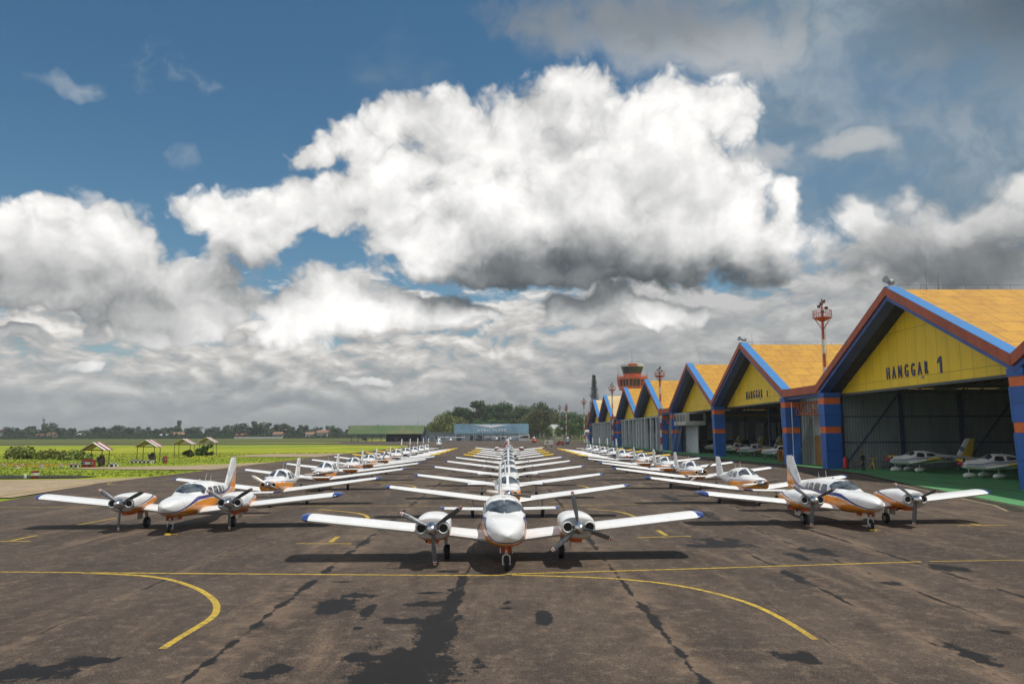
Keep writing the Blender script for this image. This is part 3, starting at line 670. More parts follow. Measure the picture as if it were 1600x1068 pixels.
def make_single(label, kind, group, pants=False, name='single_engine_plane', prop=None):
    tour = kind == 'tour'
    g = thing(name, label, 'airplane', group=group)
    liv = {'orange': LIV_SING, 'white': LIV_SINGW, 'tour': LIV_TOUR}[kind]
    if not tour:
        st = [(-1.80,.86,1.27,.36,1.08),(-1.77,.80,1.32,.43,1.08),(-1.62,.74,1.37,.49,1.08),(-1.2,.67,1.41,.53,1.06),(-.68,.64,1.45,.555,1.04),(-.3,.62,1.61,.565,1.04),(.06,.62,1.745,.57,1.04),(.6,.62,1.79,.57,1.05),(1.3,.66,1.75,.55,1.06),(2.1,.76,1.60,.45,1.08),(3.2,.91,1.40,.29,1.10),(4.4,1.04,1.25,.14,1.13),(5.1,1.09,1.17,.04,1.13)]
    else:
        st = [(-1.95,.90,1.24,.34,1.07),(-1.92,.84,1.29,.41,1.07),(-1.75,.76,1.36,.50,1.06),(-1.3,.68,1.43,.57,1.05),(-.75,.64,1.49,.61,1.04),(-.35,.62,1.66,.63,1.05),(.02,.62,1.83,.635,1.06),(.55,.62,1.90,.635,1.07),(1.4,.66,1.86,.61,1.10),(2.2,.78,1.68,.48,1.12),(3.2,.82,1.54,.32,1.16),(4.5,1.0,1.42,.16,1.2),(5.35,1.12,1.32,.05,1.22)]
    F = Body(st, 2.3, 2.7)
    b = MB(); F.mesh(b, 40, 5); f = b.build('fuselage', liv, g, 40)
    k = .1 if tour else 0
    for s in (1, -1):
        b = MB(); F.patch(b, [(-.64-k*.6,86.0),(-.26,33),(.10,42),(.10+k*.2,86.0)], 'a', s, .007, sq=.25); b.build('windshield', GLASS, f, 60)
        z = 1.30+k; zt = 1.61+k*1.1
        sets = ([(.16,z),(.74,z-.01),(.72,zt),(.30,zt)], [(.88,z-.01),(1.40,z),(1.36,zt-.01),(.90,zt)], [(1.54,z+.02),(1.95,z+.06),(1.86,zt-.10),(1.56,zt-.05)]) if not tour else ([(.12,z-.06),(.92,z-.08),(.90,zt),(.32,zt)], [(1.10,z-.06),(1.98,z+.06),(1.82,zt-.12),(1.12,zt)])
        for cs in sets: b = MB(); F.patch(b, cs, 'z', s, .007, sq=.4); b.build('side_window', GLASS, f, 60)
    if tour: wings(g, 'wing', [(.5,-.5,1.32,.76,.15),(4.75,-.38,1.22,1.28,.14)], WING, YELTIP, .26, 3.85)
    else: wings(g, 'wing', [(.45,-.72,1.95,.70,.14),(1.0,-.52,1.62,.76,.14),(3.0,-.46,1.58,1.01,.13),(5.1,-.26,1.08,1.29,.12)], WING, BLUE, .24)
    cowl_inlets(g, f, 0, 1.13 if not tour else 1.12, .27, -1.79 if not tour else -1.94, .105)
    b = MB(); b.lathe([(.001,-.02),(.07,-.02),(.08,.02)], (0,-1.83 if not tour else -1.97,.93),'Y',14); b.build('landing_light', STEEL, f)
    propeller(g, (0,-1.84 if not tour else -1.98,1.13), .93, 2, [prop or BLADEW], REDP if tour else STEEL, 0, .16, .34, tips=tour, ch=.16)
    gear = ((0,-1.46,'nose_gear'),(1.52,.08,'main_gear'),(-1.52,.08,'main_gear')) if not tour else ((0,-1.5,'nose_gear'),(1.2,.15,'main_gear'),(-1.2,.15,'main_gear'))
    for x, y, nm in gear:
        r = .18 if x else .16
        L = MB(); L.tube((x,y,.84),(x,y,.34),.035,.03,10)
        if x: L.tube((x,y,.36),(x+math.copysign(.09,x),y,.30),.025,.025); L.tube((x+math.copysign(.09,x),y,.32),(x+math.copysign(.09,x),y,r),.025,.025); L.tube((x+math.copysign(.1,x),y,r),(x,y,r),.025,.025)
        else: L.path([(0,y,.36),(-.09,y,.33),(-.09,y,.16)],.018); L.path([(0,y,.36),(.09,y,.33),(.09,y,.16)],.018); L.tube((-.1,y,.16),(.1,y,.16),.018,.018)
        lg = L.build(nm, STRUT if not tour else WHITE2, g); wheel(g, (x,y,r), r, .13).parent = lg
        if pants:
            P = Body([(y-.46,.19,.23,.02,.21),(y-.36,.08,.33,.10,.22),(y-.1,.055,.42,.15,.23),(y+.15,.07,.42,.14,.24),(y+.42,.16,.34,.07,.25),(y+.58,.24,.28,.01,.26)], 2.2, 2.2, x)
            b = MB(); P.mesh(b, 20, 4); b.build('wheel_fairing', WHITE, lg, 50)
    if tour:
        b = MB(); b.loft([foil(0,q[1],q[2],q[0],q[3],11,True) for q in ((1.28,3.85,1.5,.09),(1.5,4.0,1.38,.1),(2.85,4.72,.92,.1),(2.98,4.85,.8,.08),(3.0,4.98,.55,.05))]); b.build('tail_fin', FIN_TOUR, g, 40)
        wings(g, 'tailplane', [(.06,4.75,.95,1.25,.1),(1.6,4.75,.92,1.25,.1)], WHITE, WHITE, .05, None, 'tailplane_tip')
    else:
        b = MB(); b.loft([foil(0,q[1],q[2],q[0],q[3],11,True) for q in ((1.2,3.2,1.95,.05),(1.33,3.9,1.25,.09),(2.12,4.42,.80,.1),(2.22,4.52,.68,.08),(2.25,4.62,.5,.05))]); b.build('tail_fin', FIN_SING, g, 40)
        wings(g, 'tailplane', [(.06,4.45,.78,1.12,.09),(1.85,4.47,.76,1.12,.09)], WHITE, BLUE, .12, None, 'tailplane_tip')
    b = MB(); t = F.zt(1.0); b.tube((0,1.0,t-.01),(.02,1.12,t+.33),.008,.005,6); b.tube((0,1.75,F.zt(1.75)-.01),(0,1.83,F.zt(1.75)+.24),.008,.005,6); b.build('antenna', WHITE2, f)
    return g
def setprop(o, a):
    for c in o.children:
        if c.name.split('.')[0] == 'propeller': c.rotation_euler.y = R(a)
    return o

T1 = make_twin('white twin-engine plane with orange belly standing nose-on at the head of the middle row')
T1.location = (0, 23.25, 0); T1.rotation_euler.z = R(1.6)
def setprops2(o, a, b):
    for c in o.children:
        if c.name.split('.')[0] == 'propeller': c.rotation_euler.y = R(a if c.location.x < 0 else b)
setprops2(T1, 55, -10)
T2 = dup(T1, 'white twin-engine plane with orange belly at the head of the row beside the grass', (-12.35, 31.4, 0), R(2.5)); setprops2(T2, 62, 58)
T3 = dup(T1, 'white twin-engine plane with orange belly at the head of the row beside the hangars', (13.62, 31.6, 0), R(1.5)); setprops2(T3, -55, -52)
T4 = make_twin('small distant twin-engine plane with red spinners at the far end of the middle row', YELTIP, REDP, (WHITE, WHITE, WHITE)); T4.location = (.9, 134, 0); setprops2(T4, 40, -40)
for o in (T4,):
    o['group'] = 'twin-engine planes'
GR = {'m': 'planes parked in the middle row', 'l': 'planes parked in the row beside the grass', 'r': 'planes parked in the row beside the hangars'}
S0 = make_single('', 'orange', GR['m']); W0 = make_single('', 'white', GR['m']); Y0 = make_single('', 'tour', GR['m'], prop=BLADEB)
ORD = ['', 'first', 'second', 'third', 'fourth', 'fifth', 'sixth', 'seventh', 'eighth', 'ninth', 'tenth', 'eleventh']
ROWN = {'m': 'middle row', 'l': 'row beside the grass', 'r': 'row beside the hangars'}
used = set()
def park(proto, key, i, x, y, rz, pa):
    rk = ROWN[key]
    d = {0: 'orange-bellied plane', 1: 'blue-tipped white plane', 2: 'yellow-tipped plane'}[0 if proto is S0 else 1 if proto is W0 else 2]
    lab = f'{d}, {ORD[i]} behind the twin heading the {rk}'
    if proto not in used:
        used.add(proto); o = proto; o['label'] = lab; o['group'] = GR[key]; o.location = (x, y, 0); o.rotation_euler.z = R(rz)
    else: o = dup(proto, lab, (x, y, 0), R(rz), GR[key])
    setprop(o, pa); return o
for i, (p, x, y, rz, a) in enumerate([(S0,.15,34.6,1.2,97),(W0,.28,44.4,.6,84),(W0,.3,55.1,.5,100),(W0,.38,66,.8,92),(W0,.45,76.6,.6,80),(Y0,.5,87,0,90),(Y0,.55,96.3,0.5,100),(Y0,.6,105.5,-.5,80),(Y0,.65,115,0,95)]): park(p, 'm', i+1, x, y, rz, a)
for i, (p, x, y, rz, a) in enumerate([(S0,-11.75,41.2,2.0,-62),(S0,-11.75,51.9,1.5,85),(S0,-11.85,62,1,95),(S0,-12.2,71.5,1,100),(S0,-12.2,80.8,1,30),(Y0,-12.2,89.5,.5,90),(Y0,-12.2,98,.5,80),(Y0,-12.2,106.5,0,96),(Y0,-12.25,115,0,90),(Y0,-12.3,123.5,0,86)]): park(p, 'l', i+1, x, y, rz, a)
for i, (p, x, y, rz, a) in enumerate([(S0,12.62,40.9,2.4,82),(S0,12.4,51.7,1.5,52),(S0,12.7,61.4,1.5,92),(S0,12.75,72,1,95),(Y0,12.8,84,1,88),(Y0,12.85,92.5,.5,95),(Y0,12.9,101,.5,90),(Y0,12.9,109.5,0,82),(Y0,12.95,118,0,97)]): park(p, 'r', i+1, x, y, rz, a)

# wheel chocks
for x, y, lab in ((-12.2, 29.05, 'yellow wheel chock at the nose wheel of the twin beside the grass'), (13.62, 29.3, 'yellow wheel chock at the nose wheel of the twin beside the hangars'), ):
    b = MB(); b.prism([(-.045,.0),(.045,.0),(.015,.055),(-.015,.055)], -.11, .11, 'X'); b.tube((.13,0,.04),(.30,.02,.02),.008,.008,6)
    b.lathe([(.02,-.01),(.03,0),(.02,.01)], (.33,.02,.02), 'X', 8); o = b.build('wheel_chock', YELLOW, loc=(x, y, 0), smooth=0); tag(o, lab, 'wheel chock', 'wheel chocks')
# ------------------------------------------------------------------ hangars
ROOFY = panel_mat('roof_sheets', (.57,.29,.014), 'X', 'Y', 2.3, 2.1, .5, .42, .05, .40, (.36,.16,.012), .6, 1.6, (.6,.35,1))
ROOFP = panel_mat('roof_sheets_faded', (.66,.50,.25), 'X', 'Y', 3.0, 2.55, .5, .6, .045, .3, (.45,.30,.10), .6, .45, (1,.35,1))
GABLE = panel_mat('gable_sheets', (.90,.61,.013), 'Y', 'Z', 1.55, 4.1, .0, .5, .03, .15, (.5,.32,.01), .5, .5, (1,1,.4))
FASC = panel_mat('fascia_red', (.42,.085,.035), 'Y', 'Z', 1.1, 9., .0, .5, .03, .25, None, .55)
FASB = M('fascia_blue', (.045,.10,.36), .5, 0, .25, .8)
COPE = M('coping_blue', (.05,.22,.52), .45, 0, .2, .7)
SOFF = M('soffit_navy', (.028,.028,.05), .7, 0, .3, 1)
COLB = panel_mat('column_blue', (.018,.115,.44), 'Y', 'Z', 3., 1.8, 0, .35, .025, .18, None, .5)
COLO = M('column_orange', (.75,.15,.025), .5, 0, .25, 1.1)
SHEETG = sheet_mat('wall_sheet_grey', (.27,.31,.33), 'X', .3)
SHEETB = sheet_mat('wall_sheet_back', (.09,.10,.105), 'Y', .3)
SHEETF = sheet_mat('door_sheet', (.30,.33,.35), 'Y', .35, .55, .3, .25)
POSTG = M('post_grey', (.5,.55,.58), .6, 0, .25, 1.2)
STEELB = M('steel_navy', (.035,.055,.13), .5)
STEELG = M('steel_dark', (.10,.105,.11), .6)
LETTER = M('letter_blue', (.045,.05,.19), .5)
PANELW = M('panel_white', (.62,.64,.65), .55, 0, .2, .6)
PLY = panel_mat('plywood', (.36,.19,.075), 'Y', 'Z', 1.2, 2.4, 0, .5, .025, .35, (.20,.10,.04), .7, 1.)
RUSTO = M('truss_orange', (.55,.14,.035), .6, 0, .35, 2)
CONCW = M('wall_render', (.52,.52,.50), .8, 0, .3, .6)
HX, HALF, AP, EV = 32.9, 15.5, 15.5, 8.25
def slope(y, off=0.): return AP - abs(y)*(AP-EV)/HALF - off
def lettering(name, text, size, mat_, parent, loc, rot, scl, extrude=.04, spacing=1.6, off=.018):
    cu = bpy.data.curves.new(name, 'FONT'); cu.body = text; cu.size = size; cu.extrude = extrude; cu.align_x = 'CENTER'; cu.space_character = spacing; cu.offset = off
    t = bpy.data.objects.new(name, cu); col.objects.link(t)
    me = bpy.data.meshes.new_from_object(t.evaluated_get(bpy.context.evaluated_depsgraph_get())); bpy.data.objects.remove(t); bpy.data.curves.remove(cu)
    me.materials.clear(); me.materials.append(mat_); o = bpy.data.objects.new(name, me); col.objects.link(o); o.parent = parent
    o.location = loc; o.rotation_euler = rot; o.scale = scl; return o
def hangar(Yc, label, near_gap, far_gap, blue=True, roof=None, text=None, num=1, front='open', depth=26.):
    g = thing('hangar', label, 'hangar', (HX, Yc, 0), group='yellow gabled hangars along the apron')
    ya, yb = -HALF, HALF
    for s in (-1, 1):
        b = MB(); y1 = s*(HALF-.01)
        b.loft([[(x, 0, AP-.02), (x, y1, slope(y1)-.02), (x, y1, slope(y1)-.22), (x, 0, AP-.22)] for x in (-.6, depth)])
        rf = b.build('roof', roof or ROOFY, g, 0)
        # raised strip along the front edge of the roof
        b = MB(); b.loft([[(x, s*.0, AP+.26), (x, y1*.992, slope(y1*.992)+.26), (x, y1*.992, slope(y1*.992)-.0), (x, s*.0, AP-.0)] for x in (-.95, .15)]); b.build('coping', COPE, rf, 0)
        b = MB(); b.prism([(0, AP+.22), (y1, slope(y1)+.22), (y1, slope(y1, .52)), (0, AP-.52)], -.97, -.80, 'X'); b.build('fascia', FASC, g, 0)
        b = MB(); b.loft([[(x, 0, AP-.55), (x, y1, slope(y1, .55)), (x, y1, slope(y1, .92)), (x, 0, AP-.92)] for x in (-.80, .22)]); b.build('lower_fascia', FASB, g, 0)
        b = MB(); b.loft([[(x, 0, AP-.78), (x, y1, slope(y1, .78)), (x, y1, slope(y1, .90)), (x, 0, AP-.90)] for x in (.223, 1.35)]); b.build('soffit', SOFF, g, 0)
    b = MB(); b.prism([(-14.9, 7.5), (14.9, 7.5), (14.9, slope(14.9, .95)), (0, slope(0, .95)), (-14.9, slope(14.9, .95))], 1.36, 1.5, 'X'); gb = b.build('gable_wall', GABLE, g, 0)
    b = MB(); b.box(1.30, 1.56, -14.9, 14.9, 7.28, 7.49); b.build('door_header', STEELG, g, 0)
    if text:
        lettering('lettering', text, 1.5, LETTER, gb, (1.31, 1.7, 8.3), (R(90), 0, R(-90)), (.545, 1, 1), .04, 2.15, .008)
        b = MB()
        if num == 1: b.prism([(-3.72, 8.2), (-3.48, 8.2), (-3.48, 9.5), (-3.72, 9.5)], 1.29, 1.355, 'X'); b.prism([(-3.478, 9.5), (-3.478, 9.2), (-3.14, 8.98), (-3.14, 9.2)], 1.292, 1.355, 'X'); b.build('numeral', LETTER, gb, 0)
        else: lettering('numeral', '2', 1.1, LETTER, gb, (1.31, -3.7, 8.3), (R(90), 0, R(-90)), (.6, 1, 1), .04, 1, .005)
        b = MB(); b.box(1.30, 1.355, -1.0, -.6, 7.95, 8.2); b.build('notice_plate', GREYP, gb, 0)
    # columns: banded blue and orange
    def column(yc):
        b = MB()
        segs = [(0,3.55,0),(3.55,4.2,1),(4.2,6.45,0),(6.45,7.08,1),(7.08,7.6,0)]
        for z0, z1, m in segs:
            ins = .05 if m else 0.; lo, hi = .55+.26*(z0/7.6), .55+.26*(z1/7.6)
            rr = [[(-.62-.15*z/7.6+ins, yc-h+ins, z), (.95-ins, yc-h+ins, z), (.95-ins, yc+h-ins, z), (-.62-.15*z/7.6+ins, yc+h-ins, z)] for z, h in ((z0+.004, lo), (z1-.004, hi))]
            b.loft(rr, m)
        return b.build('column', [COLB, COLO], g, 0)
    if blue:
        column(-HALF+.62 if near_gap else -HALF); 
        if far_gap: column(HALF-.62)
    else:
        for yc in ([-HALF+.7] if near_gap else []) + ([HALF-.7] if far_gap else []): column(yc)
        for yc in (-11.9, -6.6, .2, 7.2, 11.9) + (() if near_gap else (-HALF,)):
            b = MB(); b.box(.2, .95, yc-.48, yc+.48, 0, 7.25); b.build('post', POSTG, g, 0)
        b = MB(); b.box(.1, 1.0, -15.0, 14.9, 7.02, 7.27); b.build('lintel', POSTG, g, 0)
        for y0, y1, zz in ((-1.5, 2.6, 3.6), (3.4, 6.6, 3.6), (-14.2, -12.6, 6.9)):
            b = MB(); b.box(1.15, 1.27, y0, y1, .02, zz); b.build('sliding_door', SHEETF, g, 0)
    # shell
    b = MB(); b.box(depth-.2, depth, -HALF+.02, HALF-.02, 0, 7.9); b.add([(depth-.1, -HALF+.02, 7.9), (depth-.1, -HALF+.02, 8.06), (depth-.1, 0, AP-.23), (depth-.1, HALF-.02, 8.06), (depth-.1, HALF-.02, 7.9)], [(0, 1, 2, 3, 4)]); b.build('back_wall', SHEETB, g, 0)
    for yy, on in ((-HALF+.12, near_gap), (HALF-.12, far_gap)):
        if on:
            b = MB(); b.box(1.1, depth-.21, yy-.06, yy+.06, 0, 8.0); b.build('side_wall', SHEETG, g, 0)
            s = -1 if yy > 0 else 1
            b = MB()
            for k in range(5):
                x = 1.4 + k*6.1; b.box(x-.14, x+.14, yy+s*.08, yy+s*.32, 0, 7.8)
            for k in range(4):
                x = 1.4 + k*6.1
                if k % 2 == 0: b.tube((x+.2, yy+s*.2, .4), (x+5.9, yy+s*.2, 7.4), .07, .07, 6)
            for z in (2.6, 5.2): b.box(1.3, depth-.3, yy+s*.07, yy+s*.15, z-.05, z+.05)
            b.build('wall_frame', STEELB, g, 0)
    b = MB()
    for x in (7.5, 13.6, 19.7):
        b.box(x-.1, x+.1, -HALF+.4, HALF-.4, 7.45, 7.65)
        n = 10
        for s in (-1, 1): b.tube((x, s*14.8, 7.7), (x, 0, AP-.5), .08, .08, 6)
        for k in range(n):
            y0 = -14+28*k/n; y1 = -14+28*(k+1)/n; b.tube((x, y0, 7.6), (x, (y0+y1)/2, slope((y0+y1)/2, .55)), .05, .05, 5); b.tube((x, (y0+y1)/2, slope((y0+y1)/2, .55)), (x, y1, 7.6), .05, .05, 5)
    for y in (-9.5, 0, 9.5): b.box(1.6, depth-.3, y-.08, y+.08, 7.3, 7.44)
    b.build('roof_truss', STEELG, g, 0)
    b = MB()
    for k in range(14): b.tube((.2+k*1.9, 0, AP-.02), (.2+k*1.9, 0, AP+.38), .015, .015, 5)
    b.tube((.2, 0, AP+.36), (.2+13*1.9, 0, AP+.36), .014, .014, 5); b.build('lightning_wire', STEELG, g, 0)
    return g
H0 = hangar(33.2, 'yellow hangar nearest the camera, only the valley of its roof in view', True, False)
H1 = hangar(64.2, 'yellow gabled hangar lettered HANGGAR 1 with a dark open front', False, True, text='HANGGAR')
H2 = hangar(104.9, 'yellow gabled hangar lettered HANGGAR 2 with parked light planes inside', True, False, text='HANGGAR', num=2)
H3 = hangar(135.9, 'yellow gabled hangar with a white glazed office box in its front corner', False, True)
H4 = hangar(177.2, 'yellow gabled hangar with grey posts, near half of the middle grey-posted pair', True, False, False)
H5 = hangar(208.2, 'yellow gabled hangar with grey posts, far half of the middle grey-posted pair', False, True, False)
H6 = hangar(250.5, 'pale roofed hangar with grey posts, near half of the farthest pair', True, False, False, ROOFP)
H7 = hangar(281.5, 'pale roofed hangar with grey posts, last of the whole line', False, True, False, ROOFP)

def P(name, b, m, g, smooth=0): return b.build(name, m, g, smooth)
# inside the open pair: white panelled end wall, central post line, office box and stair
b = MB()
for k in range(7): b.box(3.2+k*3.1, 4.9+k*3.1, 15.10, 15.16, 2.3, 5.6)
P('wall_panel', b, PANELW, H3)
b = MB()
for k in range(7): b.box(3.2+k*3.1, 4.9+k*3.1, 15.08, 15.14, .7, 2.2)
P('wall_window', b, BGLASS, H3)
b = MB(); b.box(1.6, 25.6, 14.95, 15.06, 6.7, 7.2); P('light_slit_bar', b, YELLOW, H3)  # yellow bar added in place of a lit slit high on the end wall
b = MB()
for x in (8., 15., 22.): b.box(x-.17, x+.17, 15.33, 15.66, 0, 7.4)
P('inner_post', b, STEELB, H2)
b = MB(); b.box(-.35, 3.2, 4.2, 14.1, 5.0, 7.25); off = P('office_box', b, CONCW, H3)
b = MB()
for k in range(4): b.box(-.38, -.33, 4.7+k*2.35, 6.6+k*2.35, 5.75, 7.05)
b.box(.3, 2.8, 4.16, 4.21, 5.75, 7.05)
P('office_window', b, BGLASS, off)
b = MB(); b.box(1.9, 2.05, 5.0, 14.3, 0, 4.99); P('office_wall', b, POSTG, H3)
st = thing('steel_stair', 'grey steel stair rising to the white glazed office box', 'stair', (HX-.3, 150.2, .02))
b = MB()
for k in range(16): b.box(-.45, .45, -.3-k*.29-.16, -.3-k*.29+.1, .3*k+.18, .3*k+.22)
P('tread', b, GREYP, st)
for x in (-.47, .47):
    b = MB(); b.tube((x, 0, .02), (x, -4.75, 4.75), .06, .06, 6); P('stringer', b, GREYP, st)
    b = MB(); b.tube((x, 0, 1.0), (x, -4.75, 5.75), .03, .03, 6)
    for k in range(5): b.tube((x, -.2-k*1.1, .2+k*1.1), (x, -.2-k*1.1, 1.2+k*1.1), .025, .025, 6)
    P('handrail', b, GREYP, st)

# screen walls that close the gaps between the hangar pairs
def link(y0, y1, label, kind):
    g = thing('link_wall', label, 'wall', (HX, (y0+y1)/2, 0)); h = (y1-y0)/2
    b = MB(); b.box(-.97, -.80, -h+.01, h-.01, 7.62, 8.46); P('fascia', b, FASC, g)
    b = MB(); b.box(-.8, 2.2, -h+.02, h-.02, 8.22, 8.4); P('roof', b, ROOFY, g)
    b = MB(); b.box(-.6, .2, -h+.02, h-.02, 7.3, 7.6); P('lower_fascia', b, FASB, g)
    b = MB(); 
    for z in (5.6, 6.9): b.tube((.5, -h+.2, z), (.5, h-.2, z), .06, .06, 6); b.tube((1.3, -h+.2, z), (1.3, h-.2, z), .06, .06, 6)
    n = 7
    for k in range(n):
        a = -h+.2+(2*h-.4)*k/n; c = -h+.2+(2*h-.4)*(k+1)/n
        b.tube((.5, a, 5.6), (.5, c, 6.9), .04, .04, 5); b.tube((.5, c, 5.6), (.5, c, 6.9), .04, .04, 5); b.tube((1.3, c, 5.6), (1.3, a, 6.9), .04, .04, 5)
    P('truss', b, RUSTO, g)
    b = MB(); b.box(2.6, 2.8, -h+.02, h-.02, 3.3, 6.3); w = P('wall', b, CONCW if kind != 'grey' else SHEETF, g)
    if kind == 'ply':
        b = MB(); b.box(2.5, 2.62, -h+.02, h-.02, .02, 3.25); P('plywood_wall', b, PLY, g)
        d = MB(); d.box(2.40, 2.49, -3.4, -.9, .02, 2.5); P('door', d, M('door_bright', (.52,.22,.06), .6, 0, .3, 3), g)
        d = MB(); d.box(2.36, 2.5, -.85, -.65, .02, 3.1); d.box(2.36, 2.5, -3.7, -3.45, .02, 3.1); d.box(2.36, 2.5, -3.44, -.86, 2.55, 3.1); P('door_frame', d, PANELW, g)
        d = MB(); d.tube((-.4, 3.6, .0), (-.4, 3.6, 7.0), .045, .045, 8); P('drain_pipe', d, WHITE2, g)
    else:
        b = MB(); b.box(2.55, 2.75, -h+.02, h-.02, .02, 3.29); P('lower_wall', b, PANELW if kind == 'grey' else CONCW, g)
        d = MB(); d.box(2.42, 2.54, -1.5, 1.6, .02, 3.3); P('door', d, REDP, g)
link(79.72, 89.38, 'plywood and render screen wall beside the hangar lettered HANGGAR 1', 'ply')
link(151.42, 161.68, 'grey screen wall with a red door past the office box', 'grey')
link(223.72, 234.98, 'render screen wall between the two grey-posted hangar pairs', 'white')

# twin horn floodlights and aerials on the apex of the first hangar and second hangar
def flood(Yc, label):
    g = thing('floodlight', label, 'floodlight', (HX-.5, Yc, AP+.3))
    for dy, az in ((.35, .9), (-.15, -.7)):
        b = MB(); b.lathe([(.05,.0),(.10,.05),(.14,.3),(.27,.62),(.30,.66)], n=16); b.lathe([(.01,.60),(.26,.61),(.27,.62)], n=16)
        o = b.build('horn', GREYP, g, 40); o.location = (0, dy, .35); o.rotation_euler = (R(80), 0, R(90+az*40) if az > 0 else R(-60))
    b = MB(); b.tube((0, .1, 0), (0, .1, .4), .035, .035, 8); b.tube((0,-.3,.35),(0,.5,.35),.03,.03,8); b.build('bracket', STEELG, g, 0)
flood(64.2, 'large grey twin horn floodlight on the roof apex of HANGGAR 1'); flood(104.9, 'small grey floodlight on the apex of HANGGAR 2')
for Yc, x, h, lb in ((64.2, 2.6, 1.6, 'thin whip aerial on the ridge of HANGGAR 1'), (104.9, .8, 1.5, 'short whip aerial beside the small floodlight of HANGGAR 2'), (64.2, 3.6, 1.35, 'bent whip aerial on the ridge of HANGGAR 1'), (135.9, 1.5, 1.7, 'thin whip aerial on the ridge of the office box hangar')):
    b = MB(); b.tube((0,0,-.05),(0,0,h*.7),.02,.014,6); b.tube((0,0,h*.7),(0,-.25 if 'bent' in lb else .0,h),.014,.008,6); b.lathe([(.05,0),(.05,.08),(.02,.1)], n=8)
    tag(b.build('whip_aerial', STEELG, loc=(HX+x, Yc, AP+.02), smooth=0), lb, 'aerial')

# ------------------------------------------------------------------ apron light masts
def mast(x, y, h, label, first=[None]):
    if first[0]:
        o = dup(first[0], label, (x, y, 0)); o.scale = (1, 1, h/18.6); return o
    g = thing('light_mast', label, 'light mast', (x, y, 0), group='red and white light masts')
    H = 18.6; n = 9
    for i in range(n):
        b = MB(); z0, z1 = 13.9*i/n, 13.9*(i+1)/n; b.tube((0,0,z0),(0,0,z1-.003), .23-.09*i/n, .23-.09*(i+1)/n, 14); P('pole', b, WHITE2 if i % 2 == 0 else REDO, g, 40)
    b = MB(); b.tube((0,0,13.9),(0,0,16.3),.14,.12,12); P('pole', b, REDO, g, 40)
    for s in (-1, 1):
        b = MB(); b.tube((.30*s,-.05,.3),(.22*s,-.05,15.8),.02,.02,6)
        P('ladder_rail', b, GREYP, g)
    b = MB(); b.lathe([(.15,15.9),(.95,16.3),(1.0,16.36),(.15,16.36)], n=12); P('platform', b, REDO, g)
    b = MB()
    for z in (16.75, 17.15):
        pts = [(1.0*math.cos(2*math.pi*i/12), 1.0*math.sin(2*math.pi*i/12), z) for i in range(13)]; b.path(pts, .03, 6)
    for i in range(12): a = 2*math.pi*i/12; b.tube((math.cos(a), math.sin(a), 16.3), (math.cos(a), math.sin(a), 17.15), .025, .025, 6)
    for i in range(6): a = 2*math.pi*i/6; b.tube((.12*math.cos(a), .12*math.sin(a), 15.1), (.95*math.cos(a), .95*math.sin(a), 16.3), .03, .03, 6)
    P('railing', b, REDO, g)
    b = MB(); b.tube((0,0,16.3),(0,0,18.5),.10,.06,10); b.tube((-.5,0,17.5),(.5,0,17.5),.035,.035,8); b.tube((0,-.5,18.0),(0,.5,18.0),.035,.035,8); P('lamp_bracket', b, REDO, g)
    for (lx, ly, lz) in ((-.45,-.1,17.62),(.42,-.1,17.45),(-.05,-.5,18.12),(.1,.45,18.0),(-.12,-.2,17.0)):
        b = MB(); b.lathe([(.06,-.16),(.13,-.12),(.2,.08),(.21,.12),(.19,.12),(.01,.09)], axis='Y', n=14); o = P('lamp', b, STEELG, g, 40); o.location = (lx, ly-.1, lz); o.rotation_euler = (R(200), 0, R(40 if lx < 0 else -30))
    b = MB(); b.box(-.35,.35,-.35,.35,0,.35); P('base', b, CONCW, g)
    first[0] = g; return g
REDO = M('mast_red', (.48,.085,.025), .55, 0, .3, 3)
mast(35.7, 86.2, 18.6, 'red and white light mast behind HANGGAR 1')
mast(31.1, 155.2, 17.0, 'red and white light mast by the blue column past the office box')
mast(31.0, 223.5, 18.2, 'red and white light mast in front of the pale roofed pair')
mast(31.0, 303, 17.5, 'red and white light mast at the end of the hangar line')
mast(29.5, 372, 17.0, 'red and white light mast beside the conifer, nearer of the far three')
mast(32.2, 452, 20.5, 'red and white light mast before the dark wood, left one of a close pair')
mast(37.6, 470, 22.0, 'red and white light mast before the dark wood, right one of a close pair')

# ------------------------------------------------------------------ control tower
TR = M('tower_red', (.72,.125,.03), .5, 0, .25, .5)
g = thing('control_tower', 'red octagonal control tower with a dark glass cab above the hangars', 'control tower', (61.4, 372, 0))
def octo(prof, m, name, mt, par=g, n=8, rot=math.pi/8):
    b = MB(); rings = [[(r*math.cos(2*math.pi*i/n+rot), r*math.sin(2*math.pi*i/n+rot), z) for i in range(n)] for r, z in prof]
    b.loft(rings); return b.build(name, mt, par, 0)
octo([(4.4,0),(4.2,23.2)], 0, 'shaft', CONCW)
octo([(4.9,23.2),(5.2,23.2),(5.2,24.0),(6.6,24.05),(6.7,25.8)], 0, 'lower_floor', TR)
low = octo([(6.72,25.8),(7.1,28.9)], 0, 'office_level', BGLASS)
octo([(7.25,28.9),(7.5,29.0),(7.5,30.2),(7.2,30.3)], 0, 'deck', TR)
b = MB()
for i in range(8):
    for k in (0, .34, .67):
        a0 = 2*math.pi*i/8+math.pi/8; a1 = a0+2*math.pi/8
        p = lambda r, z: tuple((1-k)*c0+k*c1 for c0, c1 in zip((r*math.cos(a0), r*math.sin(a0), z), (r*math.cos(a1), r*math.sin(a1), z)))
        b.tube(p(6.78, 25.7), p(7.18, 29.0), .28 if k == 0 else .16, None, 6)
b.build('mullion', TR, low, 0)
b = MB()
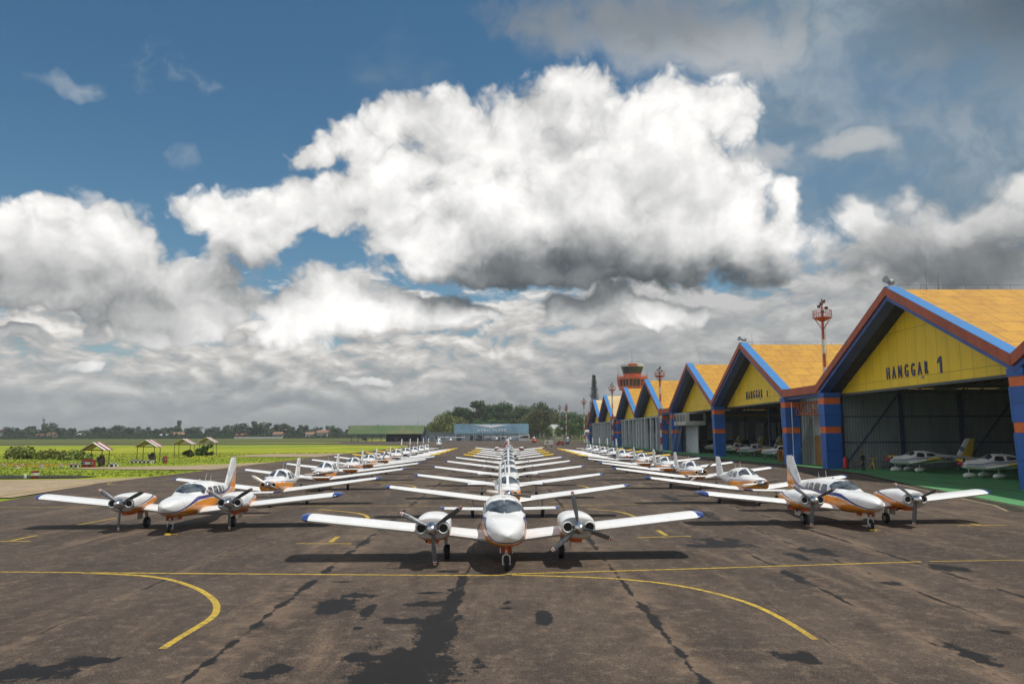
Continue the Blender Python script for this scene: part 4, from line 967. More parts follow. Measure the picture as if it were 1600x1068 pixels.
for z in (30.8, 31.4): b.path([(7.3*math.cos(2*math.pi*i/16), 7.3*math.sin(2*math.pi*i/16), z) for i in range(17)], .05, 5)
for i in range(16): a = 2*math.pi*i/16; b.tube((7.3*math.cos(a), 7.3*math.sin(a), 30.2), (7.3*math.cos(a), 7.3*math.sin(a), 31.4), .05, .05, 5)
b.build('railing', TR, g, 0)
octo([(4.1,30.2),(4.2,31.6)], 0, 'cab_base', TR)
cab = octo([(4.1,31.6),(5.3,35.0)], 0, 'glass_cab', BGLASS)
b = MB()
for i in range(8): a = 2*math.pi*i/8+math.pi/8; b.tube((4.15*math.cos(a),4.15*math.sin(a),31.5),(5.33*math.cos(a),5.33*math.sin(a),35.0),.09,.09,6)
b.build('mullion', STEELG, cab, 0)
octo([(5.5,35.0),(5.7,35.1),(5.7,36.3),(5.2,36.5)], 0, 'cab_roof', WHITE2)
b = MB(); b.box(-2.6, 1.4, -5.5, -5.36, 35.15, 36.35); b.build('roof_sign', TR, g, 0)
b = MB()
for x, y, h in ((0,0,7.8),(-4,-2,2.6),(-2.2,1,2.9),(2.5,-2,2.4),(4,1,2.8),(1,3,4.2),(-1,-3,1.8),(3.3,-3,1.7),(5.0,-1,2.3)): b.tube((x,y,36.3),(x,y,36.4+h),.07,.03,6)
for x in (-6.9, -6.5, 6.9): b.tube((x,-1,30),(x,-1,36.8 if x < -6.6 else 33),.06,.04,6)
b.build('antenna', STEELG, g, 0)
# ------------------------------------------------------------------ vegetation
def leafmat(name, a, c, hue=.05):
    m, t, b = newmat(name); P = t.coord(); n = t.noise(P, .9, 4, .65); oi = t.n('ShaderNodeObjectInfo')
    cc = t.mix(t.mr(n, .3, .7), a, c)
    h = t.n('ShaderNodeHueSaturation'); t.L.new(cc, h.inputs['Color']); t.put(h.inputs['Hue'], t.ma('ADD', .5-hue/2, t.ma('MULTIPLY', oi.outputs['Random'], hue))); t.put(h.inputs['Value'], t.ma('ADD', .75, t.ma('MULTIPLY', oi.outputs['Random'], .55)))
    setc(t, b, h.outputs[0], .65, 0, None, .25); return m
LEAFD = leafmat('leaf_dark', (.042,.082,.022), (.08,.125,.035)); LEAFM = leafmat('leaf_mid', (.05,.085,.018), (.09,.13,.03)); LEAFL = leafmat('leaf_light', (.15,.19,.04), (.20,.22,.05))
LEAFB = leafmat('leaf_brown', (.11,.095,.03), (.09,.11,.03)); LEAFF = leafmat('leaf_far', (.05,.075,.033), (.085,.11,.045))
BARK = M('bark', (.09,.07,.05), .9, 0, .4, 3); PALMT = M('palm_trunk', (.16,.14,.11), .9, 0, .3, 3)
def leaves(rs, centres, per, lr, size):
    """leaf-clump faces scattered through the crown's lumps"""
    V, Fc = [], []
    for (c, r) in centres:
        for _ in range(per):
            d = rs.normal(size=3); d /= np.linalg.norm(d); p = np.array(c) + d*np.array(r)*(.55+.5*rs.random()**.6)
            nrm = d*.9 + rs.normal(size=3)*.55; nrm /= np.linalg.norm(nrm)
            u = np.cross(nrm, rs.normal(size=3)); u /= np.linalg.norm(u); v = np.cross(nrm, u); s = size*(.55+.9*rs.random())
            k = len(V); V += [p-u*s, p-v*s*.55+u*s*.1, p+u*s, p+v*s*.6]; Fc.append((k, k+1, k+2, k+3))
    return V, Fc
def crown_mesh(seed, h, w, h0, nc, per, size, flat=.75):
    rs = np.random.default_rng(seed); cs = []
    for i in range(nc):
        a = rs.random()*6.283; t = rs.random(); z = h0 + (h-h0)*(.12+.80*t); rr = w*math.sqrt(max(.05, 1-((z-(h0+(h-h0)*.42))/((h-h0)*.62))**2))*(.25+.75*math.sqrt(rs.random()))*.78
        k = w*(.26+.22*rs.random()); cs.append(((rr*math.cos(a), rr*math.sin(a), z), (k, k, k*flat)))
    return cs, rs
def tree(seed, h, w, h0, leaf, nc=26, per=70, size=.5, parts=True, name='broadleaf_tree'):
    cs, rs = crown_mesh(seed, h, w, h0, nc, per, size); V, Fc = leaves(rs, cs, per, 1, size)
    tb = MB(); r = h*.022; top = (rs.normal()*w*.06, rs.normal()*w*.06, h0+(h-h0)*.35); tb.tube((0,0,-.2), top, r*1.25, r*.7, 8)
    for c, k in cs[:9]:
        mid = tuple(top[i]*.5+c[i]*.5-(0 if i < 2 else .08*h) for i in range(3)); tb.tube(top, mid, r*.5, r*.33, 6); tb.tube(mid, c, r*.33, r*.1, 5)
    if parts:
        g = thing(name, '', 'tree'); tb.build('trunk', BARK, g, 40); b = MB(); b.add(V, Fc); b.build('crown', leaf, g, 0, recalc=False); return g
    n = len(tb.f); tb.m = [1]*n; tb.add(V, Fc, 0); return tb.build(name, [leaf, BARK], None, 0, recalc=False)

# near side of the wood behind the terminal
protos = [tree(11, 22, 8.5, 5, LEAFD, 30, 75, .62), tree(12, 24, 7.5, 6, LEAFD, 30, 75, .6), tree(13, 19, 9.0, 4, LEAFD, 30, 75, .62), tree(14, 15, 8.0, 2.5, LEAFL, 30, 85, .55), tree(15, 14, 7.0, 2, LEAFM, 28, 80, .5), tree(16, 17, 8.0, 2, LEAFB, 30, 80, .5)]
LB = ['tall dark green broadleaf tree in the wood behind the blue-roofed terminal', 'narrow dark green broadleaf tree in the wood behind the blue-roofed terminal', 'wide dark green broadleaf tree in the wood behind the blue-roofed terminal', 'light yellow-green rounded tree at the left end of the terminal roof', 'mid green bushy tree behind the terminal', 'brownish green tree at the right end of the terminal']
usedp = set()
def plant(i, x, y, s, label=None, group='trees of the wood behind the terminal', sz=None):
    p = protos[i]; lab = label or LB[i]; sc_ = (s, s, sz or s)
    if i not in usedp: usedp.add(i); o = p; o['label'] = lab; o['group'] = group; o.location = (x, y, -.1); o.scale = sc_; o.rotation_euler.z = random.random()*6
    else: o = dup(p, lab, (x, y, -.1), random.random()*6, group, sc_)
    return o
rr = random.Random(5)
for k in range(34):
    x = -38 + k*3.6 + rr.uniform(-2, 2); y = 545 + rr.uniform(-25, 30); t = (x+38)/122
    s = (.78 + .42*math.sin(math.pi*min(1, max(0, .12+.95*t)))) * rr.uniform(.80, .98)
    plant(rr.choice((0, 1, 2, 2)), x, y, s)
for x, y, s, lab in ((-35, 470, 1.0, 'light yellow-green rounded tree, larger one at the left end of the terminal roof'), (-41.5, 474, .72, 'light yellow-green rounded tree, smaller one at the left end of the terminal roof'), (-29, 480, .92, 'light yellow-green rounded tree half hidden by the terminal roof')): plant(3, x, y, s, lab)
for x, y, s in ((-8, 490, .85), (0, 485, .8), (8, 492, .9), (14, 480, .7), (-16, 488, .8)): plant(4, x, y, s, 'mid green bushy tree showing just above the terminal roof')
for x, y, s, lab in ((22, 450, 1.05, 'brownish green spreading tree at the right end of the terminal'), (17.5, 462, .9, 'brownish green tree tucked behind the right end of the terminal'), (28.5, 462, .92, 'brownish green tree between the terminal and the white house')): plant(5, x, y, s, lab)
for x, y, s, lab in ((33, 430, .75, 'dark green tree in front of the small white house'), (38, 425, .62, 'dark green tree beside the small white house'), (45, 455, .85, 'dark green tree left of the orange gable'), (24, 428, .45, 'low green tree at the right end of the terminal'), (50, 470, .95, 'dark green tree behind the orange gable')): plant(4, x, y, s, lab)
plant(0, 47, 440, .62, 'dark green tree under the tall conifer'); plant(2, 58, 450, .7, 'dark green tree behind the last pale roofed hangar')
# araucaria
g = thing('conifer_tree', 'tall slim tiered conifer beside the control tower', 'tree', (46.5, 402, 0))
b = MB(); b.tube((0,0,-.2),(.3,0,32.5),.42,.06,8); b.build('trunk', BARK, g, 40)
rs = np.random.default_rng(3); V, Fc = [], []
for z in np.arange(9, 33.4, .92):
    L = 3.6*(1-(z-6)/29.5)**.62; nb = 9
    for k in range(nb):
        a = k*6.283/nb + rs.random()*.8; LL = L*(.75+.4*rs.random()); dx, dy = math.cos(a), math.sin(a)
        for q in range(15):
            t = (q+.7)/15; r = LL*t; zz = z - .5*t + .95*t*t + rs.normal()*.10; s = .36*(1.1-.35*t)
            for e in range(2):
                k0 = len(V); tw = rs.normal()*.5; px, py = -dy*math.cos(tw), dx*math.cos(tw); pz = math.sin(tw)
                V += [(dx*(r-s)+px*0, dy*(r-s), zz), (dx*r+px*s, dy*r+py*s, zz+pz*s+.05), (dx*(r+s), dy*(r+s), zz+.1), (dx*r-px*s, dy*r-py*s, zz-pz*s)]; Fc.append((k0, k0+1, k0+2, k0+3))
b = MB(); b.add(V, Fc); b.build('crown', leafmat('needle', (.018,.036,.016), (.03,.055,.022)), g, 0, recalc=False)
c = dup(g, 'tip of a second conifer showing over the middle hangar roof', (131, 492, 0), 1.0, None, (1.1, 1.1, 1.05))

# far tree line across the field
fp = [tree(31+i, h, w, h0, LEAFF, 16, 42, .85, False, 'far_tree') for i, (h, w, h0) in enumerate(((12,5.5,2.),(10,6,1.5),(14,5,3.),(9,5,1),(12,7,1.5)))]
FL = ['round green tree of the low tree line across the field', 'low spreading green tree of the tree line across the field', 'tall narrow green tree of the tree line across the field', 'small bushy tree of the tree line across the field', 'broad dark green tree of the tree line across the field']
for o, l in zip(fp, FL): tag(o, l, 'tree', 'far trees across the field')
n = 0
for k in range(250):
    i = rr.randrange(5); x = -780 + k*3.05 + rr.uniform(-4, 4); y = 805 + rr.uniform(-15, 150); s = rr.uniform(.68, 1.08)
    if rr.random() < .06: s *= 1.3
    if i < 5 and not fp[i].get('used'):
        fp[i]['used'] = 1; o = fp[i]
    else: o = fp[i].copy(); col.objects.link(o)
    o.location = (x, y, -.1); o.scale = (s*1.1, s*1.1, s); o.rotation_euler.z = rr.random()*6
for o in fp: del o['used']
for k, (x, s) in enumerate(((-262,1.35),(-252,1.5),(-242,1.4),(-233,1.2),(-222,1.15),(-205,1.1),(-214,1.0))):
    o = fp[(4,0,4,0,4,2,0)[k]].copy(); col.objects.link(o); o.location = (x, 790+3*k, -.1); o.scale = (s, s, s*.92); o.rotation_euler.z = k
    tag(o, 'tall dark tree of the raised clump in the far tree line', 'tree', 'raised clump in the far tree line')
rs = np.random.default_rng(8); V, Fc = [], []
for k in range(26000):
    x = -800+rs.random()*790; y = 728+rs.random()*85; z = abs(rs.normal())*(.5 if y < 760 else 1.9); s = (.45 if y < 760 else 1.0)*(.5+rs.random()); a = rs.random()*6.283
    k0 = len(V); V += [(x-s*math.cos(a), y-s*math.sin(a), z-.3), (x+s*math.cos(a), y+s*math.sin(a), z-.2+.3*rs.random()), (x+s*.7*math.cos(a)+.2, y+s*.7*math.sin(a), z+s*1.1), (x-s*.7*math.cos(a), y-s*.7*math.sin(a)-.2, z+s*1.2)]; Fc.append((k0, k0+1, k0+2, k0+3))
b = MB(); b.add(V, Fc); tag(b.build('undergrowth', LEAFF, None, 0, recalc=False), 'band of scrub at the foot of the far tree line', 'undergrowth', None, 'stuff')
def palm(x, y, h, label):
    g = thing('palm_tree', label, 'palm tree', (x, y, -.1), group='palms in the far tree line')
    b = MB(); b.tube((0,0,0),(.3,0,h*.5),.25,.2,7); b.tube((.3,0,h*.5),(.1,.2,h),.2,.15,7); b.build('trunk', PALMT, g, 40)
    V, Fc = [], []
    for k in range(13):
        a = k*.5+rr.random(); el = rr.uniform(.0, 1.1); L = rr.uniform(3., 4.)
        for q in range(7):
            t0, t1 = q/7, (q+1)/7; f = lambda t: (.1+L*t*math.cos(a), .2+L*t*math.sin(a), h+L*(math.sin(el)*t-.75*t*t))
            p, w = f(t0), f(t1); wd = .75*(1-.6*abs(t0-.4)); nx, ny = -math.sin(a)*wd, math.cos(a)*wd; k0 = len(V)
            V += [p, (w[0]+nx, w[1]+ny, w[2]-.35), w, (w[0]-nx, w[1]-ny, w[2]-.35)]; Fc += [(k0, k0+1, k0+2), (k0, k0+2, k0+3)]
    b = MB(); b.add(V, Fc); b.build('crown', LEAFF, g, 0, recalc=False)
palm(-438, 765, 12.5, 'coconut palm beside the white far house at the left edge'); palm(-452, 790, 10.5, 'shorter coconut palm near the left edge of the tree line'); palm(-300, 780, 11, 'coconut palm rising from the middle of the far tree line'); palm(-96, 780, 9.5, 'coconut palm left of the green-roofed hangar')
for x, y, h, lb in ((49, 428, 13, 'palm left of the orange gable end'), (52.5, 436, 12, 'palm behind the orange gable end')): palm(x, y, h, lb)

# bushes by the field, grass tufts
def bush(x, y, w, h, leaf, label, seed):
    cs, r2 = crown_mesh(seed, h, w, 0, 12, 60, .2); V, Fc = leaves(r2, cs, 70, 1, .16*max(1, w/1.6)); b = MB(); b.add(V, Fc)
    for c, k in cs[:5]: b.tube((0,0,-.1), c, .03, .015, 5)
    o = b.build('bush', leaf, None, 0, (x, y, -.08), recalc=False); tag(o, label, 'bush')
bush(-78, 127, 3.8, 1.0, LEAFL, 'wide low bush in the grass at the left edge', 41); bush(-71.5, 124, 1.7, 1.2, LEAFL, 'taller bush in the grass near the left edge', 42); bush(-63.8, 119, 2.2, 1.0, LEAFL, 'rounded bush nearest the front striped shelter', 43)
bush(-53.3, 133.5, 1.0, 1.0, LEAFD, 'small dark bush under the third striped shelter', 44); bush(-53, 141.6, 1.2, 1.9, LEAFD, 'dark leafy bush filling the last striped shelter', 45); bush(-54.3, 141.2, .8, 1.1, LEAFD, 'low dark bush beside the last striped shelter', 46); bush(-66.5, 121, 1.6, 1.0, LEAFL, 'pale low bush between two bushes in the grass', 47); bush(-92, 135, 5.0, 1.0, LEAFL, 'long low bush beyond the left edge of the grass', 48)
rs = np.random.default_rng(21); V, Fc = [], []
def inside(x, y):
    if x > -31.6+(0 if y > 62 else (62-y)*.2): return False
    if y < 71 + (0 if x > -42 else 1.0)*3 and y > 36: return x < -44 and y > 76
    if -47.5 < x and 83 < y < 106 and y < 93 + (x+47.5)*.8: return False
    if 127 < y < 153 and x > -46: return False
    return True
for k in range(26000):
    y = 66 + rs.random()**1.5*95; x = -31 - rs.random()*62
    if not inside(x, y): continue
    h = .03+.09*rs.random()**2; a = rs.random()*6.283; s = .04+.06*rs.random()
    k0 = len(V); V += [(x-s*math.cos(a), y-s*math.sin(a), -.1), (x+s*math.cos(a), y+s*math.sin(a), -.1), (x+s*.8*math.cos(a)+rs.normal()*.06, y+s*.8*math.sin(a), -.1+h), (x-s*.5*math.cos(a)+rs.normal()*.06, y-s*.5*math.sin(a), -.1+h*.8)]; Fc.append((k0, k0+1, k0+2, k0+3))
b = MB(); b.add(V, Fc); tag(b.build('grass', M('grass_blade', (.17,.235,.016), .8, 0, .4, .5), None, 0, recalc=False), 'tufted grass between the striped shelters and the apron edge', 'grass', None, 'stuff')

# ------------------------------------------------------------------ striped shelters and what stands in them
m_, t_, b_ = newmat('striped_roof'); P_ = t_.coord(); x_, y_, z_ = t_.sep(P_)
s_ = t_.ma('FRACT', t_.ma('ADD', t_.ma('MULTIPLY', y_, 1/1.5), .05)); n_ = t_.noise(P_, 3, 5, .7)
c_ = t_.mix(t_.ma('GREATER_THAN', s_, .5), (.70,.67,.64), (.24,.045,.03)); c_ = t_.mix(t_.mr(n_, .5, .8, 0, .6), c_, (.2,.1,.07)); setc(t_, b_, c_, .6); STRIPE = m_
RUSTP = M('rust_pole', (.15,.07,.045), .7)
def shelter(x, y, w, d, h, label, rz):
    g = thing('striped_shelter', label, 'shelter', (x, y, -.1), rz, 'red and white striped shelters in the grass')
    for sx in (-1, 1):
        for sy in (-1, 1): b = MB(); b.tube((sx*w/2, sy*d/2, 0), (sx*w/2, sy*d/2, h), .045, .045, 7); b.build('post', RUSTP, g, 0)
        b = MB(); o = .35; rh = .85
        b.loft([[(0, yy, h+rh), (sx*(w/2+o), yy, h-.05), (sx*(w/2+o), yy, h-.09), (0, yy, h+rh-.04)] for yy in (-d/2-o, d/2+o)]); b.build('roof', STRIPE, g, 0)
    b = MB()
    for sy in (-1, 1): b.tube((-w/2, sy*d/2, h-.08), (w/2, sy*d/2, h-.08), .04, .04, 6); b.tube((-w/2, sy*d/2, h-.05), (0, sy*d/2, h+.72), .035, .035, 6); b.tube((w/2, sy*d/2, h-.05), (0, sy*d/2, h+.72), .035, .035, 6)
    for sx in (-1, 1): b.tube((sx*w/2, -d/2, h-.1), (sx*w/2, d/2, h-.1), .035, .035, 6)
    b.build('roof_frame', RUSTP, g, 0); return g
shelter(-48.6, 94.6, 2.05, 2.2, 2.0, 'striped shelter nearest the camera with a red barrier in front', R(6))
shelter(-47.9, 106.8, 2.2, 2.3, 2.2, 'striped shelter with a black and white chequered kerb', R(6))
shelter(-53.9, 133.5, 2.5, 2.4, 2.2, 'empty striped shelter with a small bush inside', R(6))
shelter(-53.3, 142.5, 2.3, 2.4, 2.4, 'farthest striped shelter overgrown by a dark bush', R(6))
def pump(x, y, label):
    g = thing('fuel_pump', label, 'fuel pump', (x, y, -.1), R(-10)); b = MB(); b.box(-.24,.24,-.2,.2,0,1.1); b.box(-.18,.18,-.16,.16,1.1,1.35); b.build('cabinet', M('pump_brown', (.16,.09,.055), .6), g, 0)
    b = MB(); b.box(-.2,.2,-.235,-.221,.85,1.2); b.build('dial', BGLASS, g, 0)
    b = MB(); b.path([(.3,0,1.0),(.45,-.1,.9),(.5,-.1,.3),(.4,-.1,.12),(.3,-.05,.5)], .03, 6); b.build('hose', RUBBER, g, 0)
    b = MB(); b.tube((-.45,0,.5),(-.45,.0,1.1),.22,.22,14); b.tube((-.45,0,0),(-.45,0,.5),.04,.04,6); b.build('hose_reel', STEELG, g, 0)
pump(-48.1, 94.9, 'brown fuel pump under the nearest striped shelter'); pump(-47.5, 107.2, 'brown fuel pump under the chequered striped shelter')
def barrier(x, y, w, label, rz=R(-12)):
    g = thing('drum_barrier', label, 'barrier', (x, y, -.1), rz, 'red drum barriers')
    k = max(1, round(w/.6))
    for i in range(k):
        b = MB(); b.lathe([(.01,0),(.29,0),(.29,.42),(.30,.43),(.29,.44),(.29,.86),(.27,.88),(.01,.87)], (-(k-1)*.3+i*.6,0,0), n=16); b.build('drum', M('drum_red', (.30,.03,.02), .55) if 'drum_red' not in MATS else MATS['drum_red'], g, 40)
    b = MB(); b.box(-w/2, w/2, -.325, -.305, .34, .62); b.build('board', WHITE2, g, 0)
    b = MB(); b.box(-w/2+.06, -w/2+.06+min(.5, w*.4), -.332, -.326, .37, .59); b.box(w/2-.3, w/2-.06, -.332, -.326, .37, .59); b.build('board_mark', MATS['blue_tip'], g, 0)
barrier(-48.3, 92.3, 1.6, 'row of red drums with a blue and white board before the nearest shelter'); barrier(-44.9, 105, .62, 'single red drum with a blue and white board beside the chequered shelter')
m_, t_, b_ = newmat('chequer'); P_ = t_.coord(); ck = t_.n('ShaderNodeTexChecker'); t_.put(ck.inputs['Vector'], P_); ck.inputs['Scale'].default_value = 3.3; ck.inputs['Color1'].default_value = (.75,.75,.73,1); ck.inputs['Color2'].default_value = (.02,.02,.02,1); t_.L.new(ck.outputs[0], b_.inputs['Base Color']); CHECK = m_
def kerb(x, y, pts, label):
    b = MB()
    for (x0, y0, x1, y1) in pts: b.box(x0, x1, y0, y1, 0, .4)
    tag(b.build('chequered_kerb', CHECK, None, 0, (x, y, -.1), (0, 0, R(-12))), label, 'kerb')
kerb(-47.9, 104.9, [(-1.7,-.15,1.5,.15),(-1.9,.152,-1.6,1.6),(.9,.152,1.4,.8)], 'black and white chequered kerb in front of the second striped shelter')
kerb(-50.1, 92.4, [(-.6,-.15,.75,.15),(-.9,.152,-.5,1.2)], 'short chequered kerb left of the red drums'); kerb(-46.4, 93.2, [(-.15,-.15,.6,.15),(.2,.152,.6,.9)], 'short chequered kerb right of the red drums')
for k, (x, y) in enumerate(((-60,95.2),(-57.2,94.3),(-54.4,93.5),(-51.6,92.5),(-62.5,95.8),(-55.2,90),(-51.6,88.6))):
    b = MB(); b.prism([(-.16,0),(.16,0),(.11,.34),(-.11,.34)], -.16, .16, 'Y'); tag(b.build('marker_block', CONCW, None, 0, (x, y, -.1)), 'small white concrete marker block under the orange boundary rope', 'marker', 'white marker blocks along the rope')
for (p0, p1, lb) in (((-66,97.2,.28),(-49.8,91.9,.28),'upper orange boundary rope stretched above the grass'), ((-66,92.8,.22),(-50,88.2,.22),'lower orange boundary rope stretched above the grass')):
    b = MB(); n = 6; pts = [tuple(p0[i]+(p1[i]-p0[i])*k/n + (-.05*math.sin(math.pi*((k*3/n)%1)) if i == 2 else 0) for i in range(3)) for k in range(n+1)]; b.path(pts, .035, 5)
    for q in (pts[0], pts[3], pts[-1]): b.tube((q[0], q[1], -.1), (q[0], q[1], q[2]+.05), .03, .03, 6)
    tag(b.build('boundary_rope', ORANGEP, None, 0), lb, 'rope')
g = thing('litter_bin', 'small red bin on the burnt strip at the left edge of the apron', 'bin', (-40.2, 68.2, -.05)); b = MB(); b.lathe([(.01,0),(.24,0),(.29,.55),(.31,.57),(.31,.62),(.26,.62)], n=16); b.build('body', MATS['drum_red'], g, 40); b = MB(); b.lathe([(.285,.22),(.30,.23),(.31,.45),(.295,.46)], n=16); b.build('band', WHITE2, g, 40)
b = MB(); b.lathe([(.01,0),(.11,0),(.11,.3),(.05,.36),(.05,.4),(.01,.4)], n=12); tag(b.build('water_can', WHITE2, None, 40, (-40.9, 68.0, -.05)), 'pale can standing left of the small red bin', 'can')

# ------------------------------------------------------------------ far houses
def house(x, y, w, d, h, wall, roof, label, hip=False):
    x *= 1.035; y += 26; g = thing('house', label, 'house', (x, y, -.1), R(rr.uniform(-25, 25)), 'small houses in the far tree line'); b = MB(); b.box(-w/2, w/2, -d/2, d/2, 0, h); b.build('wall', wall, g, 0)
    b = MB(); b.prism([(-d/2-.5, h-.05), (d/2+.5, h-.05), (0, h+d*.32)], -w/2-.5, w/2+.5, 'X'); b.build('roof', roof, g, 0)
    b = MB()
    for k in (-.28, .28): b.box(w*k-.6, w*k+.6, -d/2-.03, -d/2+.02, 1, 2.3)
    b.build('window', BGLASS, g, 0)
TILE = M('tile_red', (.24,.09,.055), .7, 0, .3, .5); TILEO = M('tile_orange', (.32,.17,.10), .7, 0, .3, .5); GREYR = M('roof_grey', (.42,.43,.43), .6)
for a in ((-478,742,11,9,6.5,WHITE2,TILE,'white two-storey far house with a red roof at the left edge'),(-437,748,8,7,3,TILEO,TILE,'low red-brown house left of the yellow far house'),(-424,742,7,6,4.6,M('wall_yellow',(.62,.55,.36),.8),TILEO,'pale yellow far house in the tree line'),(-400,748,5,5,4,GREYR,GREYR,'small grey far house in the tree line'),(-320,745,7,5,3.2,WHITE2,GREYR,'low white far house in the tree line'),(-308,748,10,7,4,CONCW,TILEO,'orange-roofed far house in the tree line'),(-246,740,10,6,3.0,TILEO,TILE,'red-walled far house before the raised clump'),(-212,742,9,7,4,CONCW,TILEO,'orange-roofed far house right of the raised clump'),(-170,742,11,7,5.5,CONCW,TILEO,'pale far house with a pink roof near the green-roofed hangar'),(-182,738,8,6,4,WHITE2,TILEO,'white-walled far house with a pale orange roof')): house(*a)
b = MB(); b.box(-22, 22, -.15, .15, 0, 1.7); tag(b.build('field_wall', WHITE2, None, 0, (-224, 720, -.1)), 'long low white wall at the far edge of the field', 'wall')
g = thing('telecom_mast', 'thin lattice telecom mast above the far tree line', 'mast', (-466, 800, 0)); b = MB()
for sx, sy in ((-1,-1),(1,-1),(1,1),(-1,1)): b.tube((sx*1.0,sy*1.0,0),(sx*.4,sy*.4,20.5),.12,.09,5)
for k in range(10): z = 2*k; q = 1-.06*k; b.tube((-q,-q,z),(q,-q,z+2),.06,.06,4); b.tube((q,-q,z),(-q,-q,z+2),.06,.06,4); b.tube((q,q,z),(q,-q,z+2),.06,.06,4)
b.build('lattice', STEELG, g, 0); b = MB()
for z in (18, 19.6):
    for sx in (-1, 1): b.box(sx*1.0-.25, sx*1.0+.25, -.9, -.5, z-.8, z+.8)
b.lathe([(.02,20.5),(.05,24)], n=6); b.build('aerial_panel', GREYP, g, 0)
b = MB(); b.box(-1.4,1.4,-1.4,1.4,0,15); b.box(-1.8,1.8,-1.8,1.8,15,18.3); b.prism([(-1.9,18.3),(1.9,18.3),(0,19.3)],-1.9,1.9,'X'); tag(b.build('water_tower', M('tower_brown', (.13,.11,.10), .8), None, 0, (-350, 850, 0)), 'small dark water tower above the far tree line', 'tower')

# ------------------------------------------------------------------ terminal, green hangar and the buildings beside them
TB = M('roof_blue', (.20,.35,.46), .5, 0, .45, .15); WALLB = M('wall_pale_blue', (.46,.58,.64), .7, 0, .2, .3); ROOFG = panel_mat('roof_green', (.075,.135,.045), 'X', 'Y', .9, 40, 0, .6, .05, .5, (.16,.15,.06), .6, .12)
g = thing('terminal', 'long low terminal with a blue roof bearing white wings and lettering', 'terminal', (-6.6, 411, 0))
b = MB(); b.loft([[(x, -4.5, 3.7), (x, -3.4, 8.75), (x, 8, 8.75), (x, 8, 8.4), (x, -3.2, 8.4), (x, -4.2, 3.7)] for x in (-19.2, 19.4)]); rf = b.build('roof', TB, g, 0)
b = MB(); b.box(-18.9, 19.2, -3.5, 8, 0, 3.65); b.build('wall', WALLB, g, 0)
b = MB()
for x0, x1 in ((-18,-15.5),(-11,-8.6),(-7.2,-4.0),(-1,.6),(2.2,4.5),(5.2,6.8),(9,10.6)): b.box(x0, x1, -3.56, -3.44, .9 if x1-x0 < 2 else .1, 2.7)
b.build('window', BGLASS, g, 0)
b = MB()
for k in range(9): b.tube((-18.5+k*4.7, -4.6, 0), (-18.5+k*4.7, -4.6, 3.7), .12, .12, 6)
b.build('post', WHITE2, g, 0)
b = MB(); b.box(14.2, 19.8, -7.5, -3.6, 0, 3.2); bt = b.build('kiosk_wing', WHITE2, g, 0); b = MB(); b.box(14.8, 19.2, -7.56, -7.44, 1.4, 2.5); b.build('window', BGLASS, bt, 0)
# white wings and lettering on the roof slope, standing proud of it
def slopept(x, z): t = (z-3.7)/5.05; return (x, -4.5+1.1*t-.03, z)
b = MB(); W = []
for s in (-1, 1):
    for k in range(9):
        x0 = .5+k*.93; x1 = x0+.9; zt = 8.25-.004*k; zb0 = 6.75+.155*k; zb1 = 6.75+.155*(k+1)
        q = [slopept(s*x0, zb0), slopept(s*x1, min(zb1, zt-.05)), slopept(s*x1, zt), slopept(s*x0, zt)]
        b.add(q + [(p[0], p[1]-.05, p[2]) for p in q], [(4,5,6,7),(0,1,5,4),(1,2,6,5),(2,3,7,6),(3,0,4,7)])
b.add([slopept(-.5,6.6), slopept(.5,6.6), slopept(.6,7.9), slopept(-.6,7.9)], [(0,1,2,3)]); b.build('wing_emblem', WHITE, rf, 0)
lettering('lettering', 'AERO FLYER', 1.9, WHITE, rf, (.4, -4.5+1.1*.18-.08, 4.75), (R(90-12.3), 0, 0), (1.12, 1, 1), .04, 1.35)
g = thing('annexe', 'low white annexe with small windows left of the terminal', 'building', (-33.2, 413, 0))
b = MB(); b.box(-8.2, 7.3, -3, 4, 0, 3.6); b.build('wall', WALLB, g, 0); b = MB(); b.box(-8.6, 7.3, -3.6, 4.4, 3.62, 4.5); b.build('roof', M('annexe_roof', (.23,.25,.26), .7), g, 0)
b = MB()
for x in (-6.2,-2,2.2,5.2): b.box(x-.6, x+.6, -3.05, -2.95, 1.2, 2.5)
b.build('window', BGLASS, g, 0); b = MB()
for x in (-4.2, .3): b.box(x-.5, x+.5, -3.06, -2.95, 0, 2.2)
b.build('door', GREYP, g, 0)
g = thing('open_hangar', 'open-sided hangar with a long green metal roof across the apron', 'hangar', (-57.6, 392, 0))
for s in (-1, 1):
    b = MB(); b.loft([[(x, 0, 7.9), (x, s*9.5, 3.7), (x, s*9.5, 3.55), (x, 0, 7.75)] for x in (-18.6, 18.2)]); b.build('roof', ROOFG, g, 0)
b = MB()
for x in (-16.5, -9.5, -2.2, 5.0, 11.5, 17.5):
    for y in (-8.6, 8.6): b.tube((x, y, 0), (x, y, 3.7), .16, .16, 8)
b.build('post', STEELG, g, 0)
b = MB(); b.box(-2.2, 17.6, 8.3, 8.5, 0, 3.7); b.box(17.4, 17.6, -8.6, 8.3, 0, 3.7); b.build('wall', STEELB, g, 0)
b = MB(); b.prism([(-9.3, 3.75), (9.3, 3.75), (0, 7.7)], 17.9, 18.05, 'X'); b.build('gable_wall', DARK, g, 0)
g = thing('white_house', 'small white house with a grey roof among trees right of the terminal', 'house', (29.6, 442, 0), R(25)); b = MB(); b.box(-3,3,-3,3,0,6.2); b.build('wall', WHITE2, g, 0); b = MB(); b.prism([(-4,6.1),(4,6.1),(0,8.6)],-4,4,'X'); b.build('roof', GREYR, g, 0); b = MB(); b.box(-1.5,1.5,-3.05,-2.95,2,4); b.build('window', BGLASS, g, 0)
g = thing('green_roofed_hall', 'hall with an orange gable edge and green roof at the end of the hangar line', 'hall', (46.5, 405, 0))
